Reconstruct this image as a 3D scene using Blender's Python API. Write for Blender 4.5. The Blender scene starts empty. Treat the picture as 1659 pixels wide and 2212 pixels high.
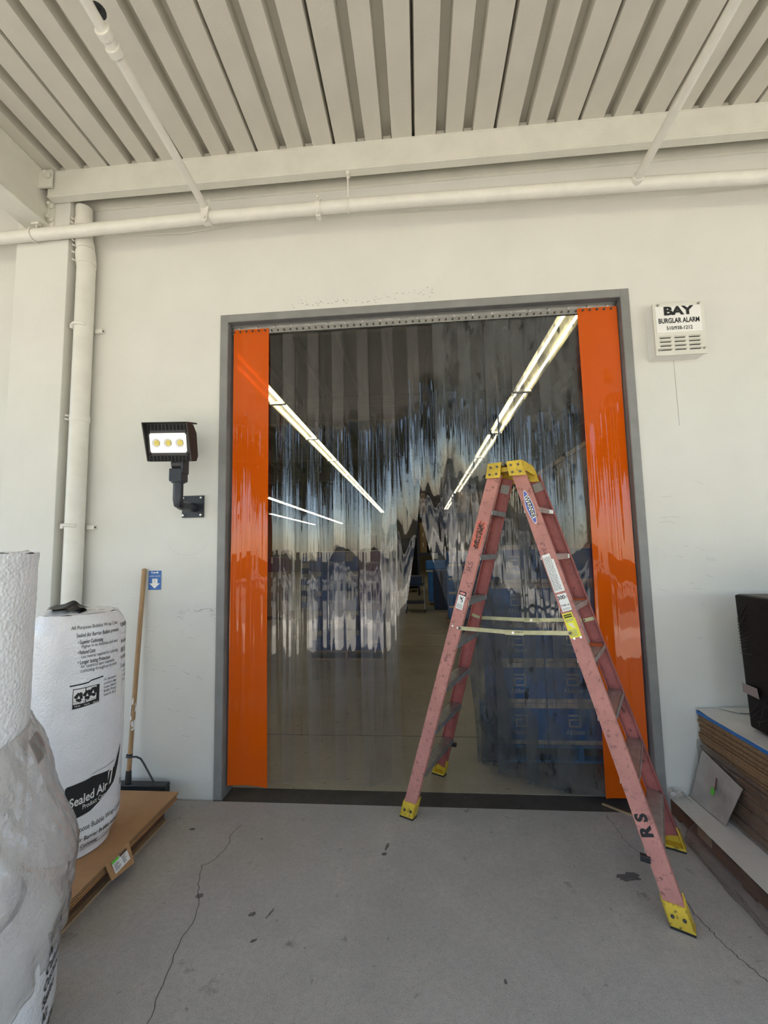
import bpy, bmesh, math, random
from mathutils import Vector, Matrix, noise

random.seed(7)
SC = bpy.context.scene
COL = SC.collection
PI = math.pi
V = Vector

# ------------------------------------------------------------------ camera, sky, sun, exposure
cam = bpy.data.cameras.new('camera')
cam.sensor_fit = 'HORIZONTAL'
cam.sensor_width = 36.0
cam.lens = 36.0 * 924.2 / 1659.0
cam.clip_start = 0.05
cam.clip_end = 400
cam_o = bpy.data.objects.new('camera', cam)
COL.objects.link(cam_o)
R_, U_, F_ = V((0.99642308, 0.08204817, -0.02022735)), V((0.02759018, -0.08962146, 0.99559368)), V((-0.07987383, 0.9925906, 0.09156461))
cam_o.matrix_world = Matrix(((R_.x, U_.x, -F_.x, 0.0), (R_.y, U_.y, -F_.y, -3.13565), (R_.z, U_.z, -F_.z, 1.75), (0, 0, 0, 1)))
SC.camera = cam_o

world = bpy.data.worlds.new('sky')
SC.world = world
world.use_nodes = True
wn = world.node_tree.nodes
sky = wn.new('ShaderNodeTexSky')
sky.sky_type = 'NISHITA'
sky.sun_disc = False
sky.sun_elevation = math.radians(66)
sky.sun_rotation = math.radians(190)
sky.air_density = 1.0
sky.dust_density = 0.6
sky.ozone_density = 1.2
world.node_tree.links.new(sky.outputs[0], wn['Background'].inputs[0])
wn['Background'].inputs[1].default_value = 0.15

sun = bpy.data.lights.new('sun', 'SUN')
sun.energy = 6.0
sun.angle = math.radians(0.6)
sun.color = (1.0, 0.94, 0.82)
sun_o = bpy.data.objects.new('sun', sun)
COL.objects.link(sun_o)
sun_o.rotation_euler = (math.radians(19), math.radians(7), 0)   # high, from behind the camera

SC.view_settings.view_transform = 'Standard'
SC.view_settings.look = 'None'
SC.view_settings.gamma = 1.0
SC.view_settings.use_curve_mapping = False
SC.view_settings.exposure = 2.0
SC.cycles.max_bounces = 14
SC.cycles.diffuse_bounces = 6
SC.cycles.transparent_max_bounces = 40
SC.cycles.sample_clamp_indirect = 6.0
SC.cycles.caustics_reflective = False
SC.cycles.caustics_refractive = False

TUBE_LIGHT = 2.9
# ------------------------------------------------------------------ materials
def nt(name):
    m = bpy.data.materials.new(name)
    m.use_nodes = True
    n = m.node_tree
    return m, n, n.nodes['Principled BSDF'], n.links

def coords(n, scale=(1, 1, 1), kind='Object'):
    tc = n.nodes.new('ShaderNodeTexCoord')
    mp = n.nodes.new('ShaderNodeMapping')
    mp.inputs['Scale'].default_value = scale
    n.links.new(tc.outputs[kind], mp.inputs[0])
    return mp.outputs[0]

def noise_n(n, vec, scale, detail=6, rough=.6):
    t = n.nodes.new('ShaderNodeTexNoise')
    t.inputs['Scale'].default_value = scale
    t.inputs['Detail'].default_value = detail
    t.inputs['Roughness'].default_value = rough
    n.links.new(vec, t.inputs['Vector'])
    return t.outputs[0]

def ramp(n, fac, a, b, ca=(0, 0, 0, 1), cb=(1, 1, 1, 1)):
    r = n.nodes.new('ShaderNodeValToRGB')
    r.color_ramp.elements[0].position = a
    r.color_ramp.elements[1].position = b
    r.color_ramp.elements[0].color = ca
    r.color_ramp.elements[1].color = cb
    n.links.new(fac, r.inputs[0])
    return r.outputs[0]

def mix(n, fac, a, b, mode='MIX'):
    m = n.nodes.new('ShaderNodeMix')
    m.data_type = 'RGBA'
    m.blend_type = mode
    for i, s in ((0, fac), (6, a), (7, b)):
        if hasattr(s, 'is_output'):
            n.links.new(s, m.inputs[i])
        elif i == 0:
            m.inputs[0].default_value = s
        else:
            m.inputs[i].default_value = (*s[:3], 1)
    return m.outputs[2]

def math_n(n, op, a, b=None):
    m = n.nodes.new('ShaderNodeMath')
    m.operation = op
    for i, s in ((0, a), (1, b)):
        if s is None:
            continue
        if hasattr(s, 'is_output'):
            n.links.new(s, m.inputs[i])
        else:
            m.inputs[i].default_value = s
    return m.outputs[0]

def bump(n, h, strength, dist=.01):
    b = n.nodes.new('ShaderNodeBump')
    b.inputs['Strength'].default_value = strength
    b.inputs['Distance'].default_value = dist
    n.links.new(h, b.inputs['Height'])
    return b.outputs[0]

def pmat(name, col, rough=.6, metal=0.0, var=.12, scale=6.0, bmp=0.0, bscale=120.0, stretch=(1, 1, 1), spots=None, spot_t=(.6, .68), spot_scale=30, spec=.5):
    """painted / plain surface: base colour with soft variation, fine relief and optional dirt spots"""
    m, n, p, L = nt(name)
    vec = coords(n, stretch)
    f = noise_n(n, vec, scale)
    dark = tuple(c * (1 - var) for c in col)
    lite = tuple(min(1, c * (1 + var)) for c in col)
    c = mix(n, ramp(n, f, .3, .7), dark, lite)
    if spots:
        s = noise_n(n, vec, spot_scale, 4, .7)
        c = mix(n, ramp(n, s, *spot_t), c, spots)
    L.new(c, p.inputs['Base Color'])
    p.inputs['Roughness'].default_value = rough
    p.inputs['Metallic'].default_value = metal
    p.inputs['Specular IOR Level'].default_value = spec
    if bmp:
        L.new(bump(n, noise_n(n, vec, bscale, 3), bmp), p.inputs['Normal'])
    return m

M = {}
M['wall'] = pmat('painted_concrete', (.66, .65, .605), .72, var=.035, scale=2.2, bmp=.16, bscale=110, spots=(.50, .50, .475), spot_t=(.70, .78), spot_scale=22)
M['steel_paint'] = pmat('off_white_steel_paint', (.66, .645, .575), .5, var=.06, scale=5, bmp=.1, bscale=60, spots=(.45, .40, .32), spot_t=(.74, .80), spot_scale=25)
M['deck'] = pmat('deck_paint', (.56, .535, .47), .55, var=.05, scale=3, bmp=.12, bscale=40)
M['pipe'] = pmat('painted_pipe', (.70, .68, .62), .42, var=.06, scale=9, spots=(.40, .34, .26), spot_t=(.70, .76), spot_scale=18, bmp=.06)
M['frame'] = pmat('grey_door_frame_paint', (.225, .222, .215), .5, var=.12, scale=6, bmp=.1)
M['jamb'] = pmat('grey_jamb_paint', (.17, .165, .165), .6, var=.2, scale=5, bmp=.1)
M['alu'] = pmat('aluminium', (.42, .415, .40), .36, 1.0, var=.15, scale=14, stretch=(1, 1, 6))
M['grey_plate'] = pmat('dull_zinc_plate', (.30, .28, .25), .6, .3, var=.15, scale=30)
M['step'] = pmat('worn_aluminium_tread', (.50, .49, .47), .38, .85, var=.22, scale=20, stretch=(1, 1, 1), bmp=.1)
M['bolt'] = pmat('dark_bolt', (.10, .095, .09), .4, .7, var=.3, scale=40)
M['rivet'] = pmat('bright_rivet', (.75, .73, .70), .35, .8)
M['zinc'] = pmat('yellow_zinc', (.43, .41, .25), .42, .55, var=.2, scale=16, spots=(.20, .16, .10), spot_t=(.63, .72))
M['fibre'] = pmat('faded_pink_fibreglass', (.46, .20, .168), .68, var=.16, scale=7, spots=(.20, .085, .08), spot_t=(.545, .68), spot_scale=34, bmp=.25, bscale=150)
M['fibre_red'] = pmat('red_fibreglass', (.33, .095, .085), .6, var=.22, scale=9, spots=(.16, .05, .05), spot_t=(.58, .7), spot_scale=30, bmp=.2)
M['yellow'] = pmat('yellow_ladder_plastic', (.62, .42, .035), .5, var=.2, scale=10, spots=(.13, .09, .02), spot_t=(.56, .68), spot_scale=34, bmp=.1)
M['black'] = pmat('black_plastic', (.018, .018, .02), .4, var=.3)
M['black_ink'] = pmat('black_ink', (.012, .012, .012), .7, var=.2)
M['worn_ink'] = pmat('worn_black_paint', (.05, .025, .02), .8, var=.5, scale=60, spots=(.45, .16, .12), spot_t=(.5, .56), spot_scale=90)
M['white_label'] = pmat('white_label', (.78, .77, .74), .5, var=.04)
M['grey_ink'] = pmat('grey_ink', (.24, .24, .24), .7, var=.3, scale=40)
M['yellow_label'] = pmat('yellow_label', (.80, .74, .03), .45, var=.05)
M['red_label'] = pmat('faded_red_label', (.55, .12, .12), .5)
M['blue_label'] = pmat('blue_label', (.10, .13, .45), .5, var=.2, scale=60)
M['light_body'] = pmat('bronze_lamp_body', (.032, .030, .029), .5, .2, var=.2, bmp=.05)
M['light_dark'] = pmat('lamp_slots', (.004, .004, .004), .9)
M['light_arm'] = pmat('dark_blue_grey_arm', (.028, .032, .042), .38, .3, var=.15)
M['sign_blue'] = pmat('sign_blue', (.010, .115, .40), .4, var=.04)
M['wood_handle'] = pmat('broom_handle_wood', (.36, .22, .11), .6, var=.25, scale=6, stretch=(8, 8, 1), spots=(.10, .05, .03), spot_t=(.64, .74))
M['cardboard'] = pmat('cardboard', (.40, .225, .105), .85, var=.10, scale=7, bmp=.05)
M['card_edge'] = pmat('cardboard_edge', (.24, .14, .07), .9, var=.4, scale=90, stretch=(1, 1, 1), bmp=.3, bscale=200)
M['wood'] = pmat('pallet_wood', (.34, .235, .13), .8, var=.25, scale=5, stretch=(4, 1, 4), bmp=.2)
M['wood_dark'] = pmat('dark_pallet_wood', (.10, .045, .022), .75, var=.35, scale=5, stretch=(4, 1, 4), bmp=.2)
M['tan_carton'] = pmat('tan_carton', (.26, .17, .09), .8, var=.15, scale=4)
M['navy'] = pmat('navy_carton', (.026, .070, .215), .42, var=.25, scale=5)
M['blue_carton'] = pmat('blue_carton', (.03, .15, .42), .42, var=.22, scale=5)
M['navy_dark'] = pmat('dark_navy_carton', (.014, .028, .075), .5, var=.25, scale=5)
M['maroon'] = pmat('maroon_carton', (.10, .030, .055), .4, var=.25, scale=4)
M['pale_band'] = pmat('pale_carton_band', (.62, .54, .43), .6, var=.1)
M['dull_label'] = pmat('dull_carton_label', (.30, .27, .24), .7, var=.15, scale=9)
M['pale_blue'] = pmat('light_blue_plastic', (.06, .22, .45), .45, var=.1)
M['logo'] = pmat('pale_print', (.55, .56, .55), .6, var=.08)
M['black_wrap'] = pmat('black_shrink_wrap', (.004, .002, .002), .5, var=.4, scale=7, bmp=.4, bscale=9, stretch=(1, 1, 5), spec=.25)
M['white_sheet'] = pmat('white_sheet', (.62, .60, .55), .7, var=.06, scale=5, bmp=.1, bscale=20)
M['card_grey'] = pmat('film_covered_card', (.36, .32, .29), .45, var=.12, scale=14, bmp=.4, bscale=18)
M['blue_sheet'] = pmat('blue_plastic_sheet', (.02, .14, .42), .45, var=.15)
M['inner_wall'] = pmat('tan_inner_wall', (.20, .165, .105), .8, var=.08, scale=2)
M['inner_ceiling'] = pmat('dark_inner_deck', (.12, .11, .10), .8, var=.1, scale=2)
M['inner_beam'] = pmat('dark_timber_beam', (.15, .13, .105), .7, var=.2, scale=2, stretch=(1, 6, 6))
M['rack'] = pmat('dark_rack_steel', (.03, .035, .06), .5, .3)
M['green_label'] = pmat('green_label', (.12, .55, .05), .5)
M['pavement'] = pmat('sunlit_pavement', (.56, .525, .46), .85, var=.12, scale=.8, bmp=.2, bscale=6)
M['darkened_yard'] = pmat('darkened_yard_ground', (.215, .205, .185), .9, var=.15, scale=.8, bmp=.2, bscale=9)  # tone kept dark to narrow the bright band mirrored in the strips
M['leaf'] = pmat('tree_leaf', (.15, .145, .04), .6, var=.5, scale=1.2)
M['bark'] = pmat('tree_bark', (.14, .10, .07), .9, var=.3)
M['bristle'] = pmat('broom_bristle', (.02, .018, .016), .9, var=.5, scale=80)
M['orange_reflection'] = pmat('orange_reflection_paint', (.55, .12, .03), .5, var=.2)  # orange reflection put into a tread colour
M['crack'] = pmat('dark_crack', (.085, .08, .074), .95, var=.3)  # flat dark tone for floor cracks and control joints
M['scuff'] = pmat('scuff_rubber', (.30, .30, .30), .9, var=.3, scale=60)
M['stain'] = pmat('oil_stain', (.115, .112, .108), .8, var=.35, scale=60, spots=(.22, .21, .19), spot_t=(.56, .66), spot_scale=70)


def m_floor(name, base, spots, gloss, seed, grain=1.0):
    m, n, p, L = nt(name)
    v = coords(n)
    vs = coords(n, (9, 1.0, 1))
    def sc(k):
        return tuple(x * k for x in base)
    a = ramp(n, noise_n(n, v, 1.3, 9, .68), .28, .74)
    c = mix(n, a, sc(.74), sc(1.16))
    w = ramp(n, noise_n(n, v, 6.5, 9, .72), .36, .66)
    c = mix(n, math_n(n, 'MULTIPLY', w, .45 * grain), c, sc(.62))
    b = ramp(n, noise_n(n, v, 38, 7, .8), .42, .60)
    c = mix(n, math_n(n, 'MULTIPLY', b, .55 * grain), c, sc(.58))
    g = ramp(n, noise_n(n, v, 190, 4, .85), .40, .66)
    c = mix(n, math_n(n, 'MULTIPLY', g, .55 * grain), c, sc(1.45))
    g2 = ramp(n, noise_n(n, v, 320, 2, .8), .54, .66)
    c = mix(n, math_n(n, 'MULTIPLY', g2, .5 * grain), c, sc(.45))
    s1 = ramp(n, noise_n(n, vs, 11, 4, .7), .64, .70)
    c = mix(n, math_n(n, 'MULTIPLY', s1, .30 * grain), c, sc(1.6))
    d = ramp(n, noise_n(n, v, 5.2, 6, .62), .645, .73)
    c = mix(n, math_n(n, 'MULTIPLY', d, .7), c, spots)
    d2 = ramp(n, noise_n(n, v, 14, 4, .6), .66, .74)
    c = mix(n, math_n(n, 'MULTIPLY', d2, .7), c, spots)
    L.new(c, p.inputs['Base Color'])
    p.inputs['Roughness'].default_value = gloss
    L.new(bump(n, noise_n(n, v, 110, 6, .8), .6 * grain, .006), p.inputs['Normal'])
    return m
M['floor'] = m_floor('worn_grey_concrete', (.44, .42, .385), (.13, .125, .117), .78, 1)
M['inner_floor'] = m_floor('sealed_warehouse_concrete', (.40, .35, .26), (.10, .07, .05), .26, 2, .5)
M['sill'] = pmat('dark_sill', (.052, .046, .040), .7, var=.3, scale=5, bmp=.2, spots=(.12, .11, .10), spot_t=(.62, .72))  # dark band across the doorway with paler spots


def schlick(n, nrm, f0):
    """reflectance of a thin clear sheet, the same from both faces"""
    lw = n.nodes.new('ShaderNodeLayerWeight')
    lw.inputs['Blend'].default_value = .5
    n.links.new(nrm, lw.inputs['Normal'])
    p5 = math_n(n, 'POWER', lw.outputs['Facing'], 5.0)
    return math_n(n, 'ADD', math_n(n, 'MULTIPLY', p5, 1 - f0), f0)

def m_strip(name, tint, haze, haze_col, bump_s, dirty=False, trans=False):
    m, n, p, L = nt(name)
    n.nodes.remove(p)
    out = n.nodes['Material Output']
    v = coords(n, (24, 24, .14))
    v2 = coords(n, (7, 7, .08))
    h = math_n(n, 'ADD', noise_n(n, v, 1.0, 0, .5), math_n(n, 'MULTIPLY', noise_n(n, v2, 1.0, 2, .4), 3.0))
    nrm = bump(n, h, bump_s, .016)
    tr = n.nodes.new('ShaderNodeBsdfTransparent')
    tr.inputs[0].default_value = (*tint, 1)
    df = n.nodes.new('ShaderNodeBsdfDiffuse')
    df.inputs[0].default_value = (*haze_col, 1)
    tl = n.nodes.new('ShaderNodeBsdfTranslucent')
    tl.inputs[0].default_value = (*haze_col, 1)
    hz = n.nodes.new('ShaderNodeMixShader')
    hz.inputs[0].default_value = .45
    L.new(df.outputs[0], hz.inputs[1])
    L.new(tl.outputs[0], hz.inputs[2])
    body = n.nodes.new('ShaderNodeMixShader')
    body.inputs[0].default_value = haze
    L.new(tr.outputs[0], body.inputs[1])
    L.new(hz.outputs[0], body.inputs[2])
    if dirty:
        vo = coords(n)
        z = n.nodes.new('ShaderNodeSeparateXYZ')
        L.new(vo, z.inputs[0])
        low = ramp(n, math_n(n, 'MULTIPLY', z.outputs[2], 1 / 3.6), .06, .50, (1, 1, 1, 1), (.25, .25, .25, 1))
        f = math_n(n, 'MULTIPLY', ramp(n, noise_n(n, coords(n, (5, 5, 1.6)), 1.6, 6, .6), .35, .75), low)
        f = math_n(n, 'MULTIPLY', f, .74)
        L.new(math_n(n, 'MAXIMUM', f, haze), body.inputs[0])
        sm = ramp(n, noise_n(n, coords(n, (9, 9, 3.2)), 1.5, 5, .65), .60, .66)
        band = ramp(n, math_n(n, 'MULTIPLY', z.outputs[2], 1 / 3.6), .37, .41, (1, 1, 1, 1), (0, 0, 0, 1))
        sm = math_n(n, 'MULTIPLY', sm, band)
        ink = n.nodes.new('ShaderNodeBsdfDiffuse')
        ink.inputs[0].default_value = (.015, .015, .015, 1)
        b2 = n.nodes.new('ShaderNodeMixShader')
        L.new(math_n(n, 'MULTIPLY', sm, .7), b2.inputs[0])
        L.new(body.outputs[0], b2.inputs[1])
        L.new(ink.outputs[0], b2.inputs[2])
        body = b2
    gl = n.nodes.new('ShaderNodeBsdfGlossy')
    gl.inputs['Roughness'].default_value = .012
    gl.inputs[0].default_value = (1, 1, 1, 1)
    L.new(nrm, gl.inputs['Normal'])
    mx = n.nodes.new('ShaderNodeMixShader')
    L.new(schlick(n, nrm, .031), mx.inputs[0])
    L.new(body.outputs[0], mx.inputs[1])
    L.new(gl.outputs[0], mx.inputs[2])
    L.new(mx.outputs[0], out.inputs[0])
    return m
def m_edge(name, col):
    m, n, p, L = nt(name)
    p.inputs['Base Color'].default_value = (*col, 1)
    p.inputs['Roughness'].default_value = .3
    p.inputs['Transmission Weight'].default_value = .0
    p.inputs['Alpha'].default_value = .55
    return m
M['edge_clear'] = m_edge('cut_pvc_edge', (.62, .60, .62))
M['edge_dirty'] = m_edge('dirty_pvc_edge', (.07, .07, .075))
M['edge_orange'] = m_edge('orange_pvc_edge', (.85, .16, .02))
M['strip'] = m_strip('clear_pvc_strip', (.965, .965, .972), .012, (.42, .41, .44), .8)
M['strip_dirty'] = m_strip('scuffed_pvc_strip', (.95, .955, .965), .05, (.17, .178, .182), .7, True)
M['strip_orange'] = m_strip('orange_pvc_strip', (.95, .26, .03), .82, (.92, .185, .006), .6)


def m_film(name, tint, haze, col, bs, scale, rough=.12, st=(1, 1, 1)):
    m, n, p, L = nt(name)
    n.nodes.remove(p)
    out = n.nodes['Material Output']
    v = coords(n, st)
    nrm = bump(n, noise_n(n, v, scale, 5, .6), bs, .03)
    tr = n.nodes.new('ShaderNodeBsdfTransparent')
    tr.inputs[0].default_value = (*tint, 1)
    df = n.nodes.new('ShaderNodeBsdfDiffuse')
    df.inputs[0].default_value = (*col, 1)
    tl = n.nodes.new('ShaderNodeBsdfTranslucent')
    tl.inputs[0].default_value = (*col, 1)
    hz = n.nodes.new('ShaderNodeMixShader')
    hz.inputs[0].default_value = .5
    L.new(df.outputs[0], hz.inputs[1])
    L.new(tl.outputs[0], hz.inputs[2])
    body = n.nodes.new('ShaderNodeMixShader')
    body.inputs[0].default_value = haze
    L.new(tr.outputs[0], body.inputs[1])
    L.new(hz.outputs[0], body.inputs[2])
    gl = n.nodes.new('ShaderNodeBsdfGlossy')
    gl.inputs['Roughness'].default_value = rough
    L.new(nrm, gl.inputs['Normal'])
    L.new(nrm, df.inputs['Normal'])
    mx = n.nodes.new('ShaderNodeMixShader')
    L.new(schlick(n, nrm, .045), mx.inputs[0])
    L.new(body.outputs[0], mx.inputs[1])
    L.new(gl.outputs[0], mx.inputs[2])
    L.new(mx.outputs[0], out.inputs[0])
    return m
M['bag_film'] = m_film('cloudy_bag_film', (.97, .965, .96), .30, (.82, .79, .77), .6, 8, .12)
M['clear_film'] = m_film('clear_shrink_film', (.96, .95, .95), .07, (.42, .37, .36), .9, 14, .15, (1, .35, 2.5))


def m_bubble(name, col, scale, bs, gloss, crinkle=.7):
    m, n, p, L = nt(name)
    v = coords(n, (1, 1, 1))
    vo = n.nodes.new('ShaderNodeTexVoronoi')
    vo.feature = 'SMOOTH_F1'
    vo.inputs['Scale'].default_value = scale
    vo.inputs['Smoothness'].default_value = .6
    L.new(v, vo.inputs['Vector'])
    c = mix(n, ramp(n, noise_n(n, v, 6, 6), .3, .7), tuple(x * .9 for x in col), col)
    L.new(c, p.inputs['Base Color'])
    p.inputs['Roughness'].default_value = gloss
    p.inputs['Subsurface Weight'].default_value = .12
    p.inputs['Subsurface Radius'].default_value = (.02, .02, .02)
    h = math_n(n, 'ADD', math_n(n, 'MULTIPLY', vo.outputs['Distance'], -1.0), math_n(n, 'MULTIPLY', noise_n(n, coords(n, (1, 1, .55)), 11, 6, .65), crinkle))
    L.new(bump(n, h, bs, .012), p.inputs['Normal'])
    return m
M['bubble'] = m_bubble('bubble_wrap', (.88, .88, .90), 75, .40, .36)
M['bag_white'] = m_bubble('glossy_white_bag', (.84, .84, .86), 95, .22, .15, 2.6)


def m_emit(name, col, s):
    m, n, p, L = nt(name)
    p.inputs['Base Color'].default_value = (.8, .8, .8, 1)
    p.inputs['Emission Color'].default_value = (*col, 1)
    p.inputs['Emission Strength'].default_value = s
    return m
M['tube'] = m_emit('fluorescent_tube', (1.0, .93, .72), TUBE_LIGHT)
M['led'] = m_emit('lamp_lens', (1.0, .94, .74), .20)
M['reflector'] = pmat('cream_fixture_metal', (.34, .31, .17), .5, var=.03)
M['led_core'] = pmat('yellow_phosphor', (.75, .60, .12), .4, var=.2, scale=80)

# ------------------------------------------------------------------ mesh helpers
ORG = {}
def tag(o, label, cat, group=None):
    o['label'] = label
    o['category'] = cat
    if group:
        o['group'] = group
    return o

def thing(name, loc, label, cat, group=None):
    o = bpy.data.objects.new(name, None)
    o.empty_display_size = .1
    COL.objects.link(o)
    o.location = loc
    ORG[o] = V(loc)
    return tag(o, label, cat, group)

def struct(o):
    o['kind'] = 'structure'
    return o

class MB:
    def __init__(s):
        s.v, s.f = [], []
    def add(s, vs, fs):
        k = len(s.v)
        s.v += [V(x) for x in vs]
        s.f += [tuple(i + k for i in f) for f in fs]
        return s
    def box(s, x0, x1, y0, y1, z0, z1):
        return s.add([(x, y, z) for z in (z0, z1) for y in (y0, y1) for x in (x0, x1)],
                     [(0, 2, 3, 1), (4, 5, 7, 6), (0, 1, 5, 4), (2, 6, 7, 3), (0, 4, 6, 2), (1, 3, 7, 5)])
    def obox(s, c, ax, ay, az):
        """box with centre c and half-axis vectors"""
        c, ax, ay, az = V(c), V(ax), V(ay), V(az)
        return s.add([c + ax * i + ay * j + az * k for k in (-1, 1) for j in (-1, 1) for i in (-1, 1)],
                     [(0, 2, 3, 1), (4, 5, 7, 6), (0, 1, 5, 4), (2, 6, 7, 3), (0, 4, 6, 2), (1, 3, 7, 5)])
    def bar(s, a, b, w, h, up=(0, 0, 1)):
        a, b = V(a), V(b)
        d = (b - a)
        t = d.normalized()
        side = t.cross(V(up)).normalized()
        u2 = side.cross(t)
        return s.obox((a + b) / 2, d / 2, side * w / 2, u2 * h / 2)
    def tube(s, pts, r, n=12, cap=True):
        pts = [V(p) for p in pts]
        rs = r if isinstance(r, (list, tuple)) else [r] * len(pts)
        k = len(s.v)
        ref = None
        for i, p in enumerate(pts):
            t = (pts[min(i + 1, len(pts) - 1)] - pts[max(i - 1, 0)]).normalized()
            if ref is None:
                ref = V((0, 0, 1)) if abs(t.z) < .9 else V((1, 0, 0))
            a = (ref - t * ref.dot(t)).normalized()
            b = t.cross(a)
            ref = a
            for j in range(n):
                q = 2 * PI * j / n
                s.v.append(p + (a * math.cos(q) + b * math.sin(q)) * rs[i])
        for i in range(len(pts) - 1):
            for j in range(n):
                j2 = (j + 1) % n
                s.f.append((k + i * n + j, k + i * n + j2, k + (i + 1) * n + j2, k + (i + 1) * n + j))
        if cap:
            s.f.append(tuple(k + j for j in reversed(range(n))))
            s.f.append(tuple(k + (len(pts) - 1) * n + j for j in range(n)))
        return s
    def prism(s, poly, vec):
        """extrude polygon (list of 3d points) by vec"""
        poly = [V(p) for p in poly]
        n = len(poly)
        vec = V(vec)
        return s.add(poly + [p + vec for p in poly],
                     [tuple(reversed(range(n))), tuple(range(n, 2 * n))] + [(i, (i + 1) % n, n + (i + 1) % n, n + i) for i in range(n)])
    def grid(s, fn, nu, nv, closed_u=False):
        k = len(s.v)
        for j in range(nv + 1):
            for i in range(nu if closed_u else nu + 1):
                s.v.append(V(fn(i / nu, j / nv)))
        w = nu if closed_u else nu + 1
        for j in range(nv):
            for i in range(nu):
                i2 = (i + 1) % w
                s.f.append((k + j * w + i, k + j * w + i2, k + (j + 1) * w + i2, k + (j + 1) * w + i))
        return s
    def mesh(s, name, mats, off=V((0, 0, 0)), smooth=False, bevel=0):
        me = bpy.data.meshes.new(name)
        me.from_pydata([tuple(x - off) for x in s.v], [], s.f)
        bm = bmesh.new()
        bm.from_mesh(me)
        bmesh.ops.recalc_face_normals(bm, faces=bm.faces)
        if bevel:
            es = [e for e in bm.edges if e.is_manifold and e.calc_face_angle(0) > .5]
            bmesh.ops.bevel(bm, geom=es, offset=bevel, segments=2, affect='EDGES', profile=.6)
        if smooth:
            for f in bm.faces:
                f.smooth = True
        bm.to_mesh(me)
        bm.free()
        if smooth:
            try:
                me.set_sharp_from_angle(angle=math.radians(40))
            except Exception:
                pass
        me.materials.append(M[mats])
        return me
    def build(s, name, mat, parent=None, smooth=False, bevel=0, org=None):
        off = V(org) if org else (ORG.get(parent, V((0, 0, 0))) if parent else V((0, 0, 0)))
        o = bpy.data.objects.new(name, s.mesh(name, mat, off, smooth, bevel))
        COL.objects.link(o)
        if parent:
            o.parent = parent
            if org:
                o.location = V(org) - ORG.get(parent, V((0, 0, 0)))
            ORG[o] = off
        else:
            o.location = off
            ORG[o] = off
        return o

def Bx(*a):
    return MB().box(*a)

def relink(mesh, name, parent, loc):
    o = bpy.data.objects.new(name, mesh)
    COL.objects.link(o)
    o.parent = parent
    o.location = loc
    return o

def text_polys(txt, size, bold=0.0, width=1.0, align='CENTER'):
    c = bpy.data.curves.new('lettering', 'FONT')
    c.body = txt
    c.size = size
    c.offset = bold
    c.align_x = align
    c.align_y = 'CENTER'
    c.resolution_u = 3
    o = bpy.data.objects.new('lettering', c)
    COL.objects.link(o)
    dg = bpy.context.evaluated_depsgraph_get()
    dg.update()
    me = bpy.data.meshes.new_from_object(o.evaluated_get(dg))
    vs = [(v.co.x * width, v.co.y) for v in me.vertices]
    fs = [tuple(p.vertices) for p in me.polygons]
    bpy.data.objects.remove(o)
    bpy.data.curves.remove(c)
    bpy.data.meshes.remove(me)
    return vs, fs

def put_text(mb, txt, size, fn, bold=0.0, width=1.0, align='CENTER', dx=0, dy=0):
    vs, fs = text_polys(txt, size, bold, width, align)
    return mb.add([fn(x + dx, y + dy) for x, y in vs], fs)

def plane_fn(o, ex, ey):
    o, ex, ey = V(o), V(ex), V(ey)
    return lambda x, y: o + ex * x + ey * y

def ribbon(mb, pts, w, z):
    for a, b in zip(pts[:-1], pts[1:]):
        a, b = V((a[0], a[1], z)), V((b[0], b[1], z))
        t = (b - a).normalized()
        s = V((-t.y, t.x, 0)) * w / 2
        mb.add([a - s, a + s, b + s, b - s], [(0, 1, 2, 3)])
    return mb

TENS = {2: 'twent', 3: 'thirt'}
def nth(k):
    small = ['first', 'second', 'third', 'fourth', 'fifth', 'sixth', 'seventh', 'eighth', 'ninth', 'tenth', 'eleventh', 'twelfth', 'thirteenth', 'fourteenth', 'fifteenth', 'sixteenth', 'seventeenth', 'eighteenth', 'nineteenth']
    if k < 20:
        return small[k - 1]
    return TENS[k // 10] + ('ieth' if k % 10 == 0 else 'y-' + small[k % 10 - 1])
ORD = ['first', 'second', 'third', 'fourth', 'fifth', 'sixth', 'seventh', 'eighth', 'ninth', 'tenth', 'eleventh', 'twelfth']

# ------------------------------------------------------------------ SETTING: floor, wall, door, deck
fl = struct(Bx(-9, 9, -6.6, -.02, -.3, 0).build('floor', 'floor'))
fl2 = struct(Bx(-18, 6.2, .165, 37, -.3, 0).build('floor_inside', 'inner_floor'))
Bx(-1.52, 1.575, -.02, .165, -.3, -.002).build('sill', 'sill', fl2)
for nm, y, x0, x1 in (('a', 1.1, -18, 6.2), ('b', 4.93, -18, 6.2), ('c', 6.15, -18, 6.2), ('d', 8.3, -18, 6.2)):
    Bx(x0, x1, y - .004, y + .004, -.004, .0012).build('control_joint', 'crack', fl2)
for x in (-2.55, 2.6, -7):
    Bx(x - .004, x + .004, .17, 36, -.004, .0011).build('control_joint', 'crack', fl2)
yd = struct(Bx(-60, 60, -8.2, -6.6, -.32, -.02).build('pavement_outside', 'pavement'))
struct(Bx(-60, 60, -70, -8.2, -.32, -.025).build('darkened_ground_outside', 'darkened_yard'))  # unseen ground, darkened to limit the bright reflection in the strips

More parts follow.
